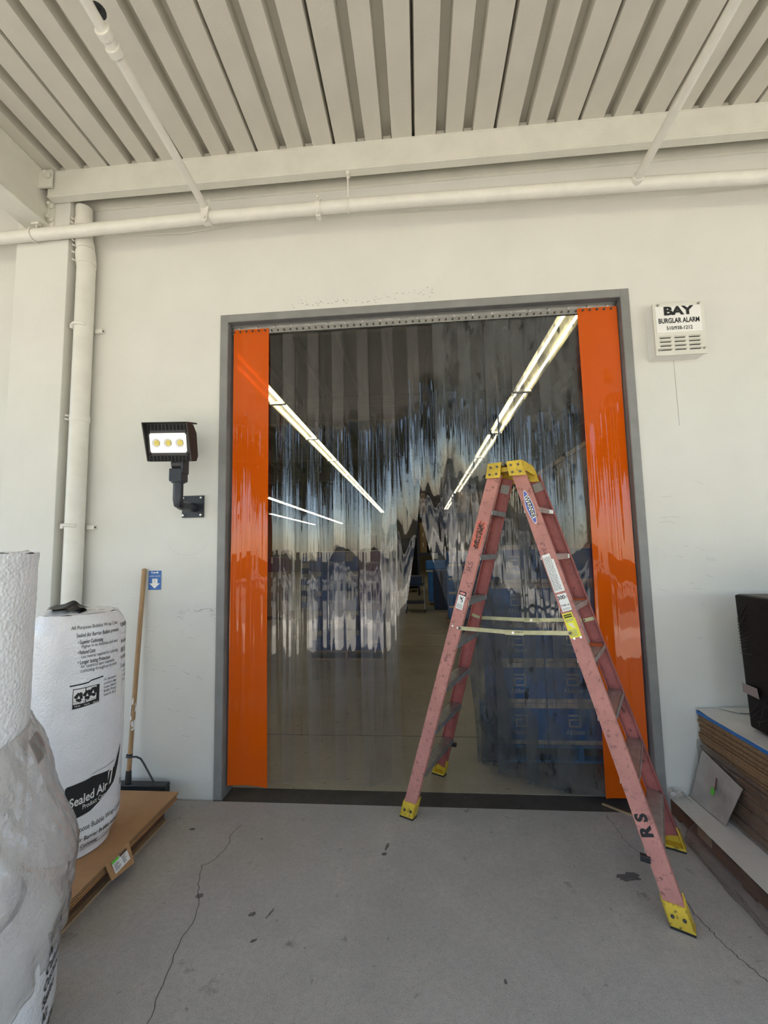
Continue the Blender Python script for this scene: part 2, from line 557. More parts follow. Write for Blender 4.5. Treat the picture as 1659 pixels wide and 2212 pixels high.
def wander(pts, amp, n, sd):
    r = random.Random(sd)
    out = []
    for a, b in zip(pts[:-1], pts[1:]):
        for i in range(n):
            t = i / n
            out.append((a[0] + (b[0] - a[0]) * t + r.uniform(-amp, amp), a[1] + (b[1] - a[1]) * t + r.uniform(-amp, amp)))
    return out + [pts[-1]]
C1 = [(-1.203, -.277), (-1.229, -.356), (-1.202, -.482), (-1.23, -.60), (-1.273, -.638), (-1.238, -.739), (-1.164, -.888), (-1.125, -.995), (-1.14, -1.07), (-1.133, -1.14), (-1.097, -1.30), (-1.064, -1.44), (-1.03, -1.62)]
C2 = [(1.263, -.739), (1.259, -.834), (1.274, -.908), (1.286, -.965), (1.299, -1.03), (1.319, -1.08), (1.347, -1.136), (1.39, -1.25)]
C3 = [(1.171, -.062), (1.176, -.215), (1.174, -.28), (1.19, -.36), (1.217, -.435)]
for i, c in enumerate((C1, C2, C3)):
    ribbon(MB(), wander(c, .006, 5, i), (.0034, .0034, .0024)[i], .0009).build('crack', 'crack', fl)
def blot(x, y, rx, ry, rot, sd):
    r = random.Random(sd)
    pts = []
    for i in range(22):
        a = 2 * PI * i / 22
        k = 1 + r.uniform(-.28, .28)
        px, py = math.cos(a) * rx * k, math.sin(a) * ry * k
        pts.append((x + px * math.cos(rot) - py * math.sin(rot), y + px * math.sin(rot) + py * math.cos(rot), .0008))
    return MB().add(pts, [tuple(range(22))])
for q in ((-.252, -.492, .017, .013, .3, 1), (-.240, -.430, .009, .030, -.2, 2), (-.861, -.94, .018, .012, .5, 3), (-.775, -.93, .006, .03, -.35, 4),
          (1.06, -.60, .06, .03, .2, 5), (-.80, -1.08, .014, .008, .6, 6), (-1.18, -.845, .022, .016, .2, 7), (-1.50, -.33, .02, .012, .2, 8), (.30, -1.2, .006, .012, 0, 9)):
    blot(*q).build('stain', 'stain', fl)

# back wall with the door opening
OX0, OX1, OZ = -1.462, 1.528, 3.583
wall = MB()
wall.box(-12, OX0, 0, .165, -.02, 5.2).box(OX1, 9, 0, .165, -.02, 5.2).box(OX0, OX1, 0, .165, OZ, 5.2)
wall = struct(wall.build('wall_back', 'wall'))
struct(Bx(-3.17, -2.724, -.145, -.0005, 0, 4.80).build('wall_pilaster', 'wall', bevel=.006))
# scuffs on the wall paint
sc = MB()
for i in range(10):
    a0, a1 = math.radians(196 + i * 15), math.radians(196 + i * 15 + 11)
    p = lambda a: V((-1.762 + .165 * math.cos(a), -.0006, 1.885 + .135 * math.sin(a)))
    d = .0012
    sc.add([p(a0), p(a1), p(a1) + V((0, 0, d)), p(a0) + V((0, 0, d))], [(0, 1, 2, 3)])
r = random.Random(5)
for i in range(46):
    x = -1.81 + .27 * r.random()
    z = 1.325 + (x + 1.81) * .07 + r.uniform(-.008, .010)
    if r.random() < .45:
        x = -1.81 + r.uniform(-.02, .02) + (.25 if r.random() < .5 else 0)
        z = 1.31 + r.uniform(-.035, .03)
    l, t = r.uniform(.006, .022), r.uniform(-.3, .5)
    sc.add([(x, -.0006, z), (x + l, -.0006, z + l * t), (x + l, -.0006, z + l * t + .0022), (x, -.0006, z + .0022)], [(0, 1, 2, 3)])
for i in range(60):
    x, z = r.choice([(-2.4, 1.2), (-1.85, .9), (1.75, 1.5), (1.7, 1.8), (-1.7, .5)])
    x += r.uniform(-.25, .25)
    z += r.uniform(-.4, .4)
    if OX0 - .1 < x < OX1 + .1:
        continue
    l, t = r.uniform(.01, .07), r.uniform(-.5, .1)
    sc.add([(x, -.0006, z), (x + l, -.0006, z + l * t), (x + l, -.0006, z + l * t + .0014), (x, -.0006, z + .0014)], [(0, 1, 2, 3)])
for i in range(70):
    u = r.random()
    x, z = -.95 + 1.15 * u, 3.70 + r.gauss(0, .018) + .03 * (u > .6)
    l = r.uniform(.003, .014)
    sc.add([(x, -.0006, z), (x + l, -.0006, z - l * .2), (x + l, -.0006, z + .003), (x, -.0006, z + .004)], [(0, 1, 2, 3)])
sc.add([(1.862, -.0006, 3.09), (1.865, -.0006, 3.09), (1.868, -.0006, 2.60), (1.865, -.0006, 2.60)], [(0, 1, 2, 3)])
sc.build('scuff_mark', 'scuff', wall)['kind'] = 'stuff'

# door frame: steel angle around the opening + jamb lining
dr = struct(thing('door_1', (0, 0, 0), 'grey steel frame of the warehouse doorway', 'door frame'))
del dr['category']
f = .058
Bx(OX0 - f, OX0, -.012, .0, 0, OZ + f).build('frame_side', 'frame', dr, bevel=.002)
Bx(OX1, OX1 + f, -.012, .0, 0, OZ + f).build('frame_side', 'frame', dr, bevel=.002)
Bx(OX0, OX1, -.012, .0, OZ, OZ + f).build('frame_head', 'frame', dr, bevel=.002)
Bx(OX0, OX0 + .006, -.012, .165, 0, OZ).build('jamb_lining', 'jamb', dr)
Bx(OX1 - .006, OX1, -.012, .165, 0, OZ).build('jamb_lining', 'jamb', dr)
Bx(OX0 + .006, OX1 - .006, -.012, .165, OZ - .006, OZ).build('head_lining', 'jamb', dr)

# canopy: corrugated deck panels on channel beams
ceil = struct(thing('ceiling', (0, 0, 4.81), 'painted steel roof deck of the loading canopy', 'ceiling'))
del ceil['category']
PER, Y0, Y1, ZD = .5975, -6.3, -.0, 4.812
prof = [(.0, .098), (.0125, .0), (.165, .0), (.1715, .095), (.2315, .095), (.238, .0), (.363, .0), (.3695, .095), (.4315, .095), (.438, .0), (.585, .0), (.5975, .098)]
def deck_mb():
    mb = MB()
    poly = [(x, Y0, ZD + z) for x, z in prof] + [(PER, Y0, ZD + .102), (0, Y0, ZD + .102)]
    mb.prism(poly, (0, Y1 - Y0, 0))
    for a, b in ((.167, .236), (.365, .436)):
        mb.box(a + .006, b - .006, -.198, -.190, ZD + .002, ZD + .045)
    return mb
dm = deck_mb().mesh('deck_panel', 'deck', V((0, 0, 4.81)))
for k in range(-13, 13):
    relink(dm, 'deck_panel', ceil, (.0395 + k * PER, 0, 0))
Bx(-8, 9, -6.3, 0, 4.9145, 5.2).build('roof_slab', 'deck', ceil)

def chan_beam(name, x0, x1, y, label):
    t = thing(name, ((x0 + x1) / 2, y, 4.6), label, 'beam')
    Bx(x0, x1, y, y + .014, 4.607, 4.805).build('web', 'steel_paint', t, bevel=.003)
    Bx(x0, x1, y - .004, y + .062, 4.593, 4.607).build('bottom_flange', 'steel_paint', t, bevel=.004)
    Bx(x0, x1, y - .003, y + .06, 4.8, 4.8115).build('top_flange', 'steel_paint', t)
    return t
b1 = chan_beam('channel_beam', -2.86, 9, -.215, 'long off-white steel channel beam running along the wall under the roof deck')
Bx(-2.72, 9, -.022, -.0005, 4.630, 4.811).build('wall_ledger', 'steel_paint', b1, bevel=.003)
b2 = chan_beam('channel_beam', -8, 9, -6.2, 'off-white channel beam at the open outer edge of the canopy')
gd = thing('steel_girder', (-2.98, -3, 4.4), 'heavy off-white steel girder bolted to the pilaster at the top left', 'girder')
Bx(-3.085, -2.885, -6.2, -.147, 4.395, 4.415).build('bottom_flange', 'steel_paint', gd, bevel=.003)
Bx(-3.085, -2.885, -6.2, -.147, 4.79, 4.81).build('top_flange', 'steel_paint', gd, bevel=.003)
Bx(-3.06, -2.91, -6.2, -.147, 4.415, 4.79).build('web', 'steel_paint', gd)
Bx(-2.912, -2.80, -.245, -.232, 4.655, 4.80).build('connection_plate', 'steel_paint', gd)
Bx(-3.12, -2.85, -.155, -.1455, 4.38, 4.62).build('end_plate', 'steel_paint', gd)
for x, y, z, d in ((-2.905, -.62, 4.66, (1, 0, 0)), (-2.83, -.25, 4.75, (0, -1, 0)), (-2.87, -.16, 4.57, (0, -1, 0)), (-2.87, -.16, 4.46, (0, -1, 0))):
    a = V((x, y, z))
    MB().tube([a, a + V(d) * .012], .026, 6).tube([a + V(d) * .012, a + V(d) * .035], .014, 8).build('bolt', 'steel_paint', gd)

# ------------------------------------------------------------------ sprinkler pipes and downpipe
mp = thing('sprinkler_main', (-.2, -.15, 4.36), 'long white sprinkler main pipe running along the wall above the doorway', 'pipe')
MB().tube([(-5, -.195, 4.285), (-2.67, -.195, 4.303), (-1.546, -.195, 4.322), (-.188, -.195, 4.322), (1.583, -.195, 4.297), (2.41, -.195, 4.275), (7, -.195, 4.24)], .045, 20).build('pipe', 'pipe', mp, True)
def coupling(par, x, y, z, r, w):
    MB().tube([(x - w, y, z), (x + w, y, z)], r, 18).build('coupling', 'pipe', par, True)
    for s in (-1, 1):
        mb = MB().box(x - w, x + w, y - .02, y + .02, z + s * (r + .008) - .016, z + s * (r + .008) + .016)
        mb.tube([(x, y - .045, z + s * (r + .008)), (x, y + .045, z + s * (r + .008))], .010, 6)
        mb.build('coupling_bolt', 'pipe', par, False, .003)
coupling(mp, -.682, -.195, 4.322, .053, .018)
# saddle clamp of the left branch
MB().tube([(-1.574, -.195, 4.322), (-1.518, -.195, 4.322)], .056, 18).build('saddle_clamp', 'pipe', mp, True)
MB().tube([(-1.546, -.195, 4.36), (-1.546, -.23, 4.385)], .036, 6).build('outlet_boss', 'pipe', mp)
sb = MB()
sb.prism([(-1.574, -.257, 4.36), (-1.509, -.257, 4.36), (-1.524, -.257, 4.26), (-1.546, -.257, 4.24), (-1.564, -.257, 4.27)], (0, .012, 0))
sb.tube([(-1.544, -.270, 4.275), (-1.544, -.245, 4.275)], .014, 8)
sb.tube([(-1.519, -.235, 4.36), (-1.519, -.235, 4.43)], .009, 6)
sb.build('clamp_bolt', 'pipe', mp)
hg = MB()
hg.tube([(-.458, -.195, 4.37), (-.458, -.19, 4.6)], .006, 8)
hg.tube([(-.458, -.195 + .05 * math.sin(a), 4.322 + .05 * math.cos(a)) for a in [i * PI / 8 for i in range(17)]], .006, 6, False)
hg.box(-.471, -.445, -.21, -.17, 4.565, 4.592)
hg.build('hanger_rod', 'pipe', mp)
hg = MB()
hg.tube([(-2.955, -.195, 4.35), (-2.955, -.20, 4.40)], .006, 8)
hg.tube([(-2.975, -.195 + .052 * math.sin(a), 4.301 + .052 * math.cos(a)) for a in [i * PI / 8 for i in range(17)]], .006, 6, False)
hg.box(-2.985, -2.925, -.215, -.18, 4.380, 4.394)
hg.build('hanger_clamp', 'pipe', mp)

br = thing('sprinkler_branch', (-1.57, -.2, 4.42), 'thin white sprinkler branch pipe at the left, with a white coupling and black sprinkler disc', 'pipe')
MB().tube([(-1.546, -.215, 4.372), (-1.546, -1.41, 4.453), (-1.546, -5.8, 4.62)], .0275, 16).build('pipe', 'pipe', br, True)
for y in (-1.21, -1.285):
    z = 4.440 + (-1.21 - y) * .06
    MB().tube([(-1.546, y - .018, z), (-1.546, y + .018, z)], .041, 16).build('coupling', 'pipe', br, True)
MB().tube([(-1.546, -1.285, 4.4445), (-1.546, -1.21, 4.440)], .034, 14).build('union', 'pipe', br, True)
MB().tube([(-1.56, -1.30, 4.47), (-1.575, -1.30, 4.55)], .010, 8).tube([(-1.575, -1.30, 4.55), (-1.575, -1.30, 4.556)], .040, 16).build('sprinkler_head', 'black', br)
br2 = thing('sprinkler_branch', (1.61, -.2, 4.35), 'thin white sprinkler branch pipe at the right, spotted with rust', 'pipe')
MB().tube([(1.583, -.195, 4.297), (1.583, -1.184, 4.343), (1.583, -5.8, 4.53)], .0275, 16).build('pipe', 'pipe', br2, True)
MB().tube([(1.583, -.215, 4.298), (1.583, -.26, 4.300)], .037, 16).build('outlet_collar', 'pipe', br2, True)

wr = tag(MB().tube([(-2.50, -.05, 4.362), (-1.808, -.05, 4.335), (-1.195, -.05, 4.381), (-.895, -.05, 4.398)], .0035, 6).build('slack_wire', 'pipe'), 'thin slack white wire hanging below the left part of the main pipe', 'wire')
wr2 = tag(MB().tube([(-.25, -.05, 4.40), (.053, -.05, 4.392), (.6, -.05, 4.372), (1.261, -.05, 4.350), (2.0, -.05, 4.35), (2.587, -.05, 4.362), (4, -.05, 4.39)], .0035, 6).build('slack_wire', 'pipe'), 'thin slack white wire hanging below the right part of the main pipe', 'wire')

dp = thing('downpipe', (-2.6, -.07, 0), 'white vertical downpipe beside the pilaster, kinked at its top', 'pipe')
MB().tube([(-2.615, -.079, 0), (-2.617, -.079, 4.13), (-2.628, -.079, 4.22)], .066, 22).build('pipe', 'pipe', dp, True)
MB().tube([(-2.628, -.079, 4.21), (-2.650, -.079, 4.38), (-2.655, -.079, 4.50), (-2.658, -.079, 4.592)], .060, 22).build('offset_pipe', 'pipe', dp, True)
for c in (((-2.617, -.079, 4.09), (-2.630, -.079, 4.20), .071), ((-2.630, -.079, 4.225), (-2.640, -.079, 4.295), .066), ((-2.652, -.079, 4.42), (-2.654, -.079, 4.48), .066), ((-2.615, -.079, 2.80), (-2.615, -.079, 2.85), .070)):
    MB().tube([c[0], c[1]], c[2], 22).build('coupling', 'pipe', dp, True)
    a, b = V(c[0]), V(c[1])
    for t in (.2, .8):
        q = a.lerp(b, t) + V((-c[2] * .75, -c[2] * .75, 0))
        MB().tube([q, q + V((-.010, -.016, 0))], .007, 6).build('clamp_screw', 'pipe', dp)
for z in (3.57, 1.985):
    mb = MB()
    mb.tube([(-2.616 + .072 * math.cos(a), -.079 + .072 * math.sin(a), z + .01 * math.sin(a * .5)) for a in [PI * .75 + i * PI / 10 for i in range(11)]], .013, 8)
    mb.box(-2.70, -2.675, -.12, -.09, z - .014, z + .022).box(-2.56, -2.50, -.03, -.0005, z - .02, z + .012)
    mb.build('pipe_strap', 'pipe', dp, True)
    MB().tube([(-2.55, -.02, z - .004), (-2.495, -.02, z - .004)], .007, 6).build('strap_bolt', 'bolt', dp)

# ------------------------------------------------------------------ strip curtain
cu = thing('strip_curtain', (0, .05, 3.55), 'clear strip curtain with orange end strips hanging in the doorway', 'curtain')
Bx(OX0 + .008, OX1 - .008, .062, .075, 3.505, 3.575).build('mounting_rail', 'alu', cu, bevel=.002)
Bx(OX0 + .008, OX1 - .008, .040, .075, 3.560, 3.576).build('rail_lip', 'alu', cu)
Bx(-1.15, 1.235, .036, .0395, 3.497, 3.532).build('clamp_plate', 'alu', cu, bevel=.001)
for i in range(21):
    x = OX0 + .07 + i * .1425
    MB().tube([(x, .062, 3.549), (x, .05, 3.549)], .0085, 8).build('bolt', 'rivet', cu)
for i in range(20):
    x = OX0 + .10 + i * .1425
    MB().tube([(x, .063, 3.536), (x, .058, 3.536)], .006, 8).build('rail_hole', 'black', cu)
bm_ = MB().tube([(0, .036, 0), (0, .026, 0)], .0075, 8).mesh('stud', 'bolt')
for i in range(58):
    x = -1.425 + i * .0508
    relink(bm_, 'stud', cu, (x, -.05 + (-.008 if x < -1.14 or x > 1.225 else 0), 3.514 - 3.55))

def sstep(t):
    t = max(0, min(1, t))
    return t * t * (3 - 2 * t)

def strip(x0, x1, ztop, zbot, y, mat, seed, bl=None, br=None, yl=0, yr=0, lab=None, zs=2.6, skew=0, bow=.012):
    """hanging PVC strip, 3 mm thick; bl/br: where its bottom corners have been pushed to"""
    bl = x0 if bl is None else bl
    br = x1 if br is None else br
    nu, nv = 20, 96
    def fn(u, v):
        z = ztop + (zbot + skew * (u - .5) - ztop) * v
        k = sstep((zs - z) / (zs - .05)) if z < zs else 0
        k2 = max(0, (3.5 - z) / 3.45) ** 1.9
        xl = x0 + (bl - x0) * k
        xr = x1 + (br - x1) * k
        yy = yl * (1 - u) + yr * u
        fade = min(1, v * 6)
        wob = (noise.noise(V((seed * 3.1 + u * 1.7, z * .55, seed))) * .016 + noise.noise(V((seed * 5.7 + u * 4, z * 1.1, 3.3))) * .004) * fade
        return (xl + (xr - xl) * u + noise.noise(V((seed, z * .6, 9))) * .008 * fade, y + yy * k2 + bow * (1 - (2 * u - 1) ** 2) * fade + wob, z)
    back = lambda u, v: V(fn(u, v)) + V((0, .003, 0))
    off = V((0, .05, 3.55))
    mb = MB().grid(fn, nu, nv).grid(back, nu, nv)
    me = mb.mesh('strip', mat, off, True)
    rim = MB()
    for u in (0, 1):
        rim.grid(lambda a, b, u=u: V(fn(u, b)).lerp(back(u, b), a), 1, nv)
    rim.grid(lambda a, b: V(fn(a, 1)).lerp(back(a, 1), b), nu, 1)
    rm = rim.mesh('rim', {'strip': 'edge_clear', 'strip_dirty': 'edge_dirty'}.get(mat, 'edge_orange'), off)
    o = bpy.data.objects.new('strip', me)
    COL.objects.link(o)
    o.parent = cu
    relink(rm, 'cut_edge', o, (0, 0, 0))
    if lab:
        o['label'] = lab
    return o
BOT = [.085, .10, .115, .085, .09, .075]
for k in range(12):
    x0 = -1.20 if k == 0 else -1.032 + .196 * (k - 1)
    x1 = -.946 if k == 0 else (1.262 if k == 11 else x0 + .282)
    y = .050 if k % 2 else .056
    a = dict(bl=x0, br=x1, yl=0, yr=0)
    zb, sk = BOT[k % 6], ((k * 37) % 5 - 2) * .012
    mt = 'strip' if k < 7 else 'strip_dirty'
    if k == 5:
        a = dict(bl=-.40, br=-.25, yl=.02, yr=.16)
        zb, sk = .06, -.05
    elif k == 6:
        a = dict(bl=.46, br=.66, yl=.44, yr=.40)
    elif k == 7:
        a = dict(bl=.42, br=.68, yl=.47, yr=.44)
        zb = .05
    elif k == 8:
        a = dict(bl=.45, br=.70, yl=.45, yr=.36)
        zb = .04
    elif k == 9:
        a = dict(bl=.56, br=.83, yl=.34, yr=.20)
        zb, sk = .03, 0
    elif k == 10:
        a = dict(bl=.74, br=1.02, yl=.18, yr=.06)
        zb, sk = .035, 0
    elif k == 11:
        a = dict(bl=.93, br=1.255, yl=.06, yr=.02)
        zb, sk = .04, 0
    strip(x0, x1, 3.53, zb, y, mt, k + 1, lab='scuffed and dirty clear strip' if mt != 'strip' else None, **a)
strip(-1.428, -1.143, 3.533, .075, .030, 'strip_orange', 31, lab='orange end strip at the left jamb', bl=-1.435, br=-1.14, skew=-.012, bow=.02)
strip(1.228, 1.512, 3.533, .05, .030, 'strip_orange', 43, lab='orange end strip at the right jamb', bl=1.215, br=1.505, bow=.02)

# ------------------------------------------------------------------ step ladder
lad = thing('step_ladder', (.643, -.264, 0), 'faded pink fibreglass twin step ladder with yellow cap and feet standing in the doorway', 'ladder')
ANG = -.4965
E1, E2, EZ = V((math.cos(ANG), math.sin(ANG), 0)), V((-math.sin(ANG), math.cos(ANG), 0)), V((0, 0, 1))
RAIL = {'nl': (V((-.136, -.153, 0)), V((.504, -.361, 2.26))), 'nr': (V((1.148, -.929, 0)), V((.627, -.397, 2.26))),
        'fl': (V((.116, .441, 0)), V((.637, -.121, 2.26))), 'fr': (V((1.449, -.343, 0)), V((.796, -.151, 2.26)))}
def rail_frame(k):
    a, b = RAIL[k]
    t = (b - a).normalized()
    s = -1 if k[0] == 'n' else 1                     # outward across the ladder
    n = E2 * s
    n = (n - t * n.dot(t)).normalized()
    w = E1 - t * E1.dot(t)
    w = (w - n * w.dot(n)).normalized()
    return a, t, n, w
def on_rail(k, z):
    a, b = RAIL[k]
    return a + (b - a) * (z / b.z)
W2 = .041
for k in RAIL:
    a, t, n, w = rail_frame(k)
    L0, L1 = .06 / t.z, 2.235 / t.z
    ft, fd = .005, .032
    prof_ = [(-W2, 0), (W2, 0), (W2, -fd), (W2 - ft, -fd), (W2 - ft, -ft), (-W2 + ft, -ft), (-W2 + ft, -fd), (-W2, -fd)]
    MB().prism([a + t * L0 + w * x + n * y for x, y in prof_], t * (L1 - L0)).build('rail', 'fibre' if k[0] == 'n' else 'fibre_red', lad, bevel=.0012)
    # yellow foot: boot around the rail end, cut level with the ground, black rubber pad
    ft_ = MB()
    z0, z1 = .012, .105
    def lvl(x, y, z):
        p = a + w * x + n * y
        return p + t * ((z - p.z) / t.z)
    e = W2 + .006
    for poly in ([(-e, .006), (e, .006), (e, .0), (-e, 0)], [(-e, .006), (-e, -.048), (-e + .006, -.048), (-e + .006, .006)], [(e, .006), (e, -.048), (e - .006, -.048), (e - .006, .006)]):
        b0 = [lvl(x, y, z0) for x, y in poly]
        b1_ = [lvl(x, y, z1 + .03 * (y < -.02)) for x, y in poly]
        q = len(poly)
        ft_.add(b0 + b1_, [tuple(reversed(range(q))), tuple(range(q, 2 * q))] + [(i, (i + 1) % q, q + (i + 1) % q, q + i) for i in range(q)])
    base = [lvl(x, y, z0) for x, y in ((-e, .006), (e, .006), (e, -.05), (-e, -.05))]
    ft_.prism(base, (0, 0, .012))
    fo = ft_.build('foot', 'yellow', lad, bevel=.001)
    MB().prism([p - EZ * .011 for p in base], (0, 0, .011)).build('rubber_pad', 'black', fo)
    for x in (-.022, .022):
        p = lvl(x, .006, .055)
        MB().tube([p, p + n * .005], .008, 10).build('rivet', 'bolt', fo)
    # gusset plate just under the cap, and rivets at the spreader
    if k[0] == 'f':
        MB().obox(on_rail(k, 2.165) + n * -.008, w * .034, n * .0015, t * .030).build('gusset_plate', 'grey_plate', lad)
    p = on_rail(k, 1.252)
    for x in (-.018, .018):
        q = p + w * x + n * .0005
        MB().tube([q, q + n * .003], .0065, 10).build('rivet', 'rivet', lad)

STEPZ = [.30, .585, .865, 1.145, 1.42, 1.71, 2.0]
for s in 'lr':
    for i, z in enumerate(STEPZ):
        pn, pf = on_rail('n' + s, z), on_rail('f' + s, z)
        d = (pf - pn).normalized()
        pn, pf = pn + d * .008, pf - d * .008
        c = (pn + pf) / 2
        hd = (pf - pn) / 2
        sd = d.cross(EZ).normalized()
        mb = MB()
        mb.obox(c, hd, sd * .041, EZ * .002)
        mb.obox(c + sd * .041 - EZ * .014, hd, sd * .0018, EZ * .016)
        mb.obox(c - sd * .041 - EZ * .014, hd, sd * .0018, EZ * .016)
        for q in (-.026, -.009, .009, .026):
            mb.obox(c + sd * q + EZ * .0030, hd * .985, sd * .0035, EZ * .0012)
        st = mb.build('step', 'step', lad)
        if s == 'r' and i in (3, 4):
            MB().obox(pf - d * .09 + EZ * .0052, d * .05, sd * .038, EZ * .0008).build('orange_reflection_patch', 'orange_reflection', st)  # orange reflection on the tread, drawn as a coloured patch
        # knee braces under the lower steps
        if i < 3:
            for kk, pe, sg in (('n' + s, pn, 1), ('f' + s, pf, -1)):
                q = on_rail(kk, z - .13) + d * .012 * sg
                MB().bar(pe + d * sg * .10 - EZ * .02, q, .012, .003, sd).build('step_brace', 'alu', st)
for s, nn in (('l', 1), ('r', -1)):                 # rubber plugs at the lowest steps
    p = on_rail('fl' if s == 'l' else 'nr', .285)
    off = E1 * (.045 if s == 'l' else -.045)
    MB().obox(p + off - EZ * .03 + (E2 * .0), E1 * .022, E2 * .012, EZ * .014).build('rubber_bumper', 'black', lad, bevel=.002)
# locking spreaders
def spreader(za, ka, kb, zb, drop, out, mat_a):
    pa, pb = on_rail(ka, za), on_rail(kb, zb)
    d = (pb - pa).normalized()
    pa, pb = pa + d * .035, pb - d * .03
    m = pa.lerp(pb, .52) - EZ * drop
    mb = MB()
    mb.bar(pa, m, .004, .024).bar(m - d * .05 + EZ * .0, m + d * .06, .007, .028)
    mb.bar(m, pb, .004, .024)
    mb.bar(pa + EZ * .004, m + EZ * .004, .007, .006).bar(m + EZ * .004, pb + EZ * .004, .007, .006)
    sp = mb.build('spreader', mat_a, lad)
    for q in (pa, m, pb):
        o_ = E2 * (-1 if ka[0] == 'n' else -1)
        MB().tube([q + o_ * .003, q + o_ * .009], .008, 10).build('hinge_pin', 'bolt' if q is not m else 'rivet', sp)
    return sp
spreader(1.245, 'nl', 'nr', 1.275, .012, -1, 'zinc')
spreader(1.249, 'fl', 'fr', 1.285, .010, 1, 'zinc')
for k, z in (('fl', 1.262), ('fr', 1.29)):
    a, t, n, w = rail_frame(k)
    MB().obox(on_rail(k, z) - n * .007, w * .036, n * .0015, t * .011).build('spreader_bracket', 'zinc', lad)
# moulded caps
OL = V((.643, -.264, 0))
def LP(u, v, z):
    return OL + E1 * u + E2 * v + EZ * z
def cap(u0, u1, sgn):
    mb = MB()
    lo0, lo1 = (u0 - .018, u1 - .012) if sgn < 0 else (u0 + .016, u1 + .03)
    # near and far cheek plates, following the splay of the rails
    for v0, v1, vb in ((-.176, -.160, -.012), (.150, .166, .012)):
        mb.prism([LP(u0, v0, 2.300), LP(u1, v0, 2.300), LP(lo1, v0 + vb * .5, 2.20), LP(lo0, v0 + vb * .5, 2.205)], E2 * .014)
    top = [(-.176, 2.288), (-.165, 2.302), (-.12, 2.308), (.11, 2.308), (.155, 2.302), (.164, 2.288), (.164, 2.276), (-.176, 2.276)]
    mb.prism([LP(u0, v, z) for v, z in top], E1 * (u1 - u0))
    o = u1 if sgn > 0 else u0
    mb.prism([LP(o, -.176, 2.298), LP(o + sgn * .004, -.176, 2.245), LP(o + sgn * .004, .16, 2.245), LP(o, .16, 2.298)], E1 * (-sgn * .008))
    c = mb.build('cap', 'yellow', lad, bevel=.003)
    for uu in (.26, .74):
        for zz in (.28, .74):
            ut = (u0 + (u1 - u0) * uu) * (1 - zz) + (lo0 + (lo1 - lo0) * uu) * zz
            p = LP(ut, -.177 - .004 * zz, 2.30 - .10 * zz)
            MB().tube([p, p - E2 * .006], .0075, 10).build('rivet', 'bolt', c)
cap(-.118, -.030, -1)
cap(.002, .092, 1)
MB().tube([LP(-.014, -.19, 2.282), LP(-.014, .16, 2.282)], .010, 10).build('hinge_bolt', 'bolt', lad)
MB().obox(LP(-.014, -.01, 2.255), E1 * .028, E2 * .14, EZ * .014).build('hinge_bracket', 'yellow', lad)

# stickers and stencils on the ladder rails
def sticker(k, za, zb, x0, x1, mat, name='sticker', lift=.0012, par=None, label=None, org=None):
    a, t, n, w = rail_frame(k)
    mb = MB()
    p0, p1 = on_rail(k, za), on_rail(k, zb)
    mb.add([p0 + w * x0 + n * lift, p0 + w * x1 + n * lift, p1 + w * x1 + n * lift, p1 + w * x0 + n * lift], [(0, 1, 2, 3)])
    o = mb.build(name, mat, par or lad)
    if label:
        o['label'] = label
    return o
def rail_fn(k, z, x, lift, down):
    a, t, n, w = rail_frame(k)
    o = on_rail(k, z) + w * x + n * lift
    if down:
        return lambda px, py: o - t * px + w * py
    return lambda px, py: o + t * px - w * py
def lines(k, za, zb, x0, x1, rows, par, mat='grey_ink', sd=1, fill=.5):
    r = random.Random(sd)
    a, t, n, w = rail_frame(k)
    mb = MB()
    for i in range(rows):
        z = za + (zb - za) * (i + .5) / rows
        hh = abs(zb - za) / rows * fill * .5
        x = x0
        while x < x1 - .004:
            l = min(r.uniform(.006, .018), x1 - x)
            p = on_rail(k, z)
            mb.add([p + w * x + t * -hh + n * .0020, p + w * (x + l) + t * -hh + n * .0020, p + w * (x + l) + t * hh + n * .0020, p + w * x + t * hh + n * .0020], [(0, 1, 2, 3)])
            x += l + .003
    return mb.build('fine_print', mat, par)
# round-ended blue and white maker badge
a, t, n, w = rail_frame('nr')
def badge(L, Wd, lift, mat, par):
    c = on_rail('nr', 2.005) + n * lift + w * -.002
    pts = []
    for i in range(28):
        q = 2 * PI * i / 28
        pts.append(c + t * (L * math.cos(q)) + w * (Wd * math.sin(q) * (1 - .25 * abs(math.cos(q)))) )
    return MB().add(pts, [tuple(range(28))]).build('badge', mat, par)
bd = badge(.112, .024, .0012, 'white_label', lad)
bd['label'] = 'blue and white oval badge reading WERNER'
badge(.106, .021, .0018, 'blue_label', bd)
pl = MB()
c = on_rail('nr', 2.005) + n * .0024 - w * .002
pl.add([c + t * .070 - w * .011, c + t * .078 + w * .013, c - t * .072 + w * .014, c - t * .078 - w * .009], [(0, 1, 2, 3)])
pl.build('badge_panel', 'white_label', bd)
put_text(MB(), 'WERNER', .036, rail_fn('nr', 2.005, -.001, .003, True), .0006, 1.0).build('lettering', 'black_ink', bd)
s1 = sticker('nr', 1.50, 1.715, -.034, .012, 'white_label', label='white label of small instructions')
sticker('nr', 1.50, 1.68, .012, .024, 'white_label', par=s1)
lines('nr', 1.70, 1.51, -.030, .012, 24, s1, sd=3)
Bx(0, .001, 0, .001, 0, .001)
s2 = sticker('nr', 1.395, 1.488, -.028, .024, 'white_label', label='white 300 pound duty rating label')
put_text(MB(), '300', .030, (lambda o, ww, tt: (lambda x, y: o + ww * x + tt * y))(on_rail('nr', 1.468) + n * .0022 - w * .010, w, t), .0006, .95).build('lettering', 'black_ink', s2)
put_text(MB(), 'LBS', .014, (lambda o, ww, tt: (lambda x, y: o + ww * x + tt * y))(on_rail('nr', 1.467) + n * .0022 + w * .016, w, t), 0, .9).build('lettering', 'grey_ink', s2)
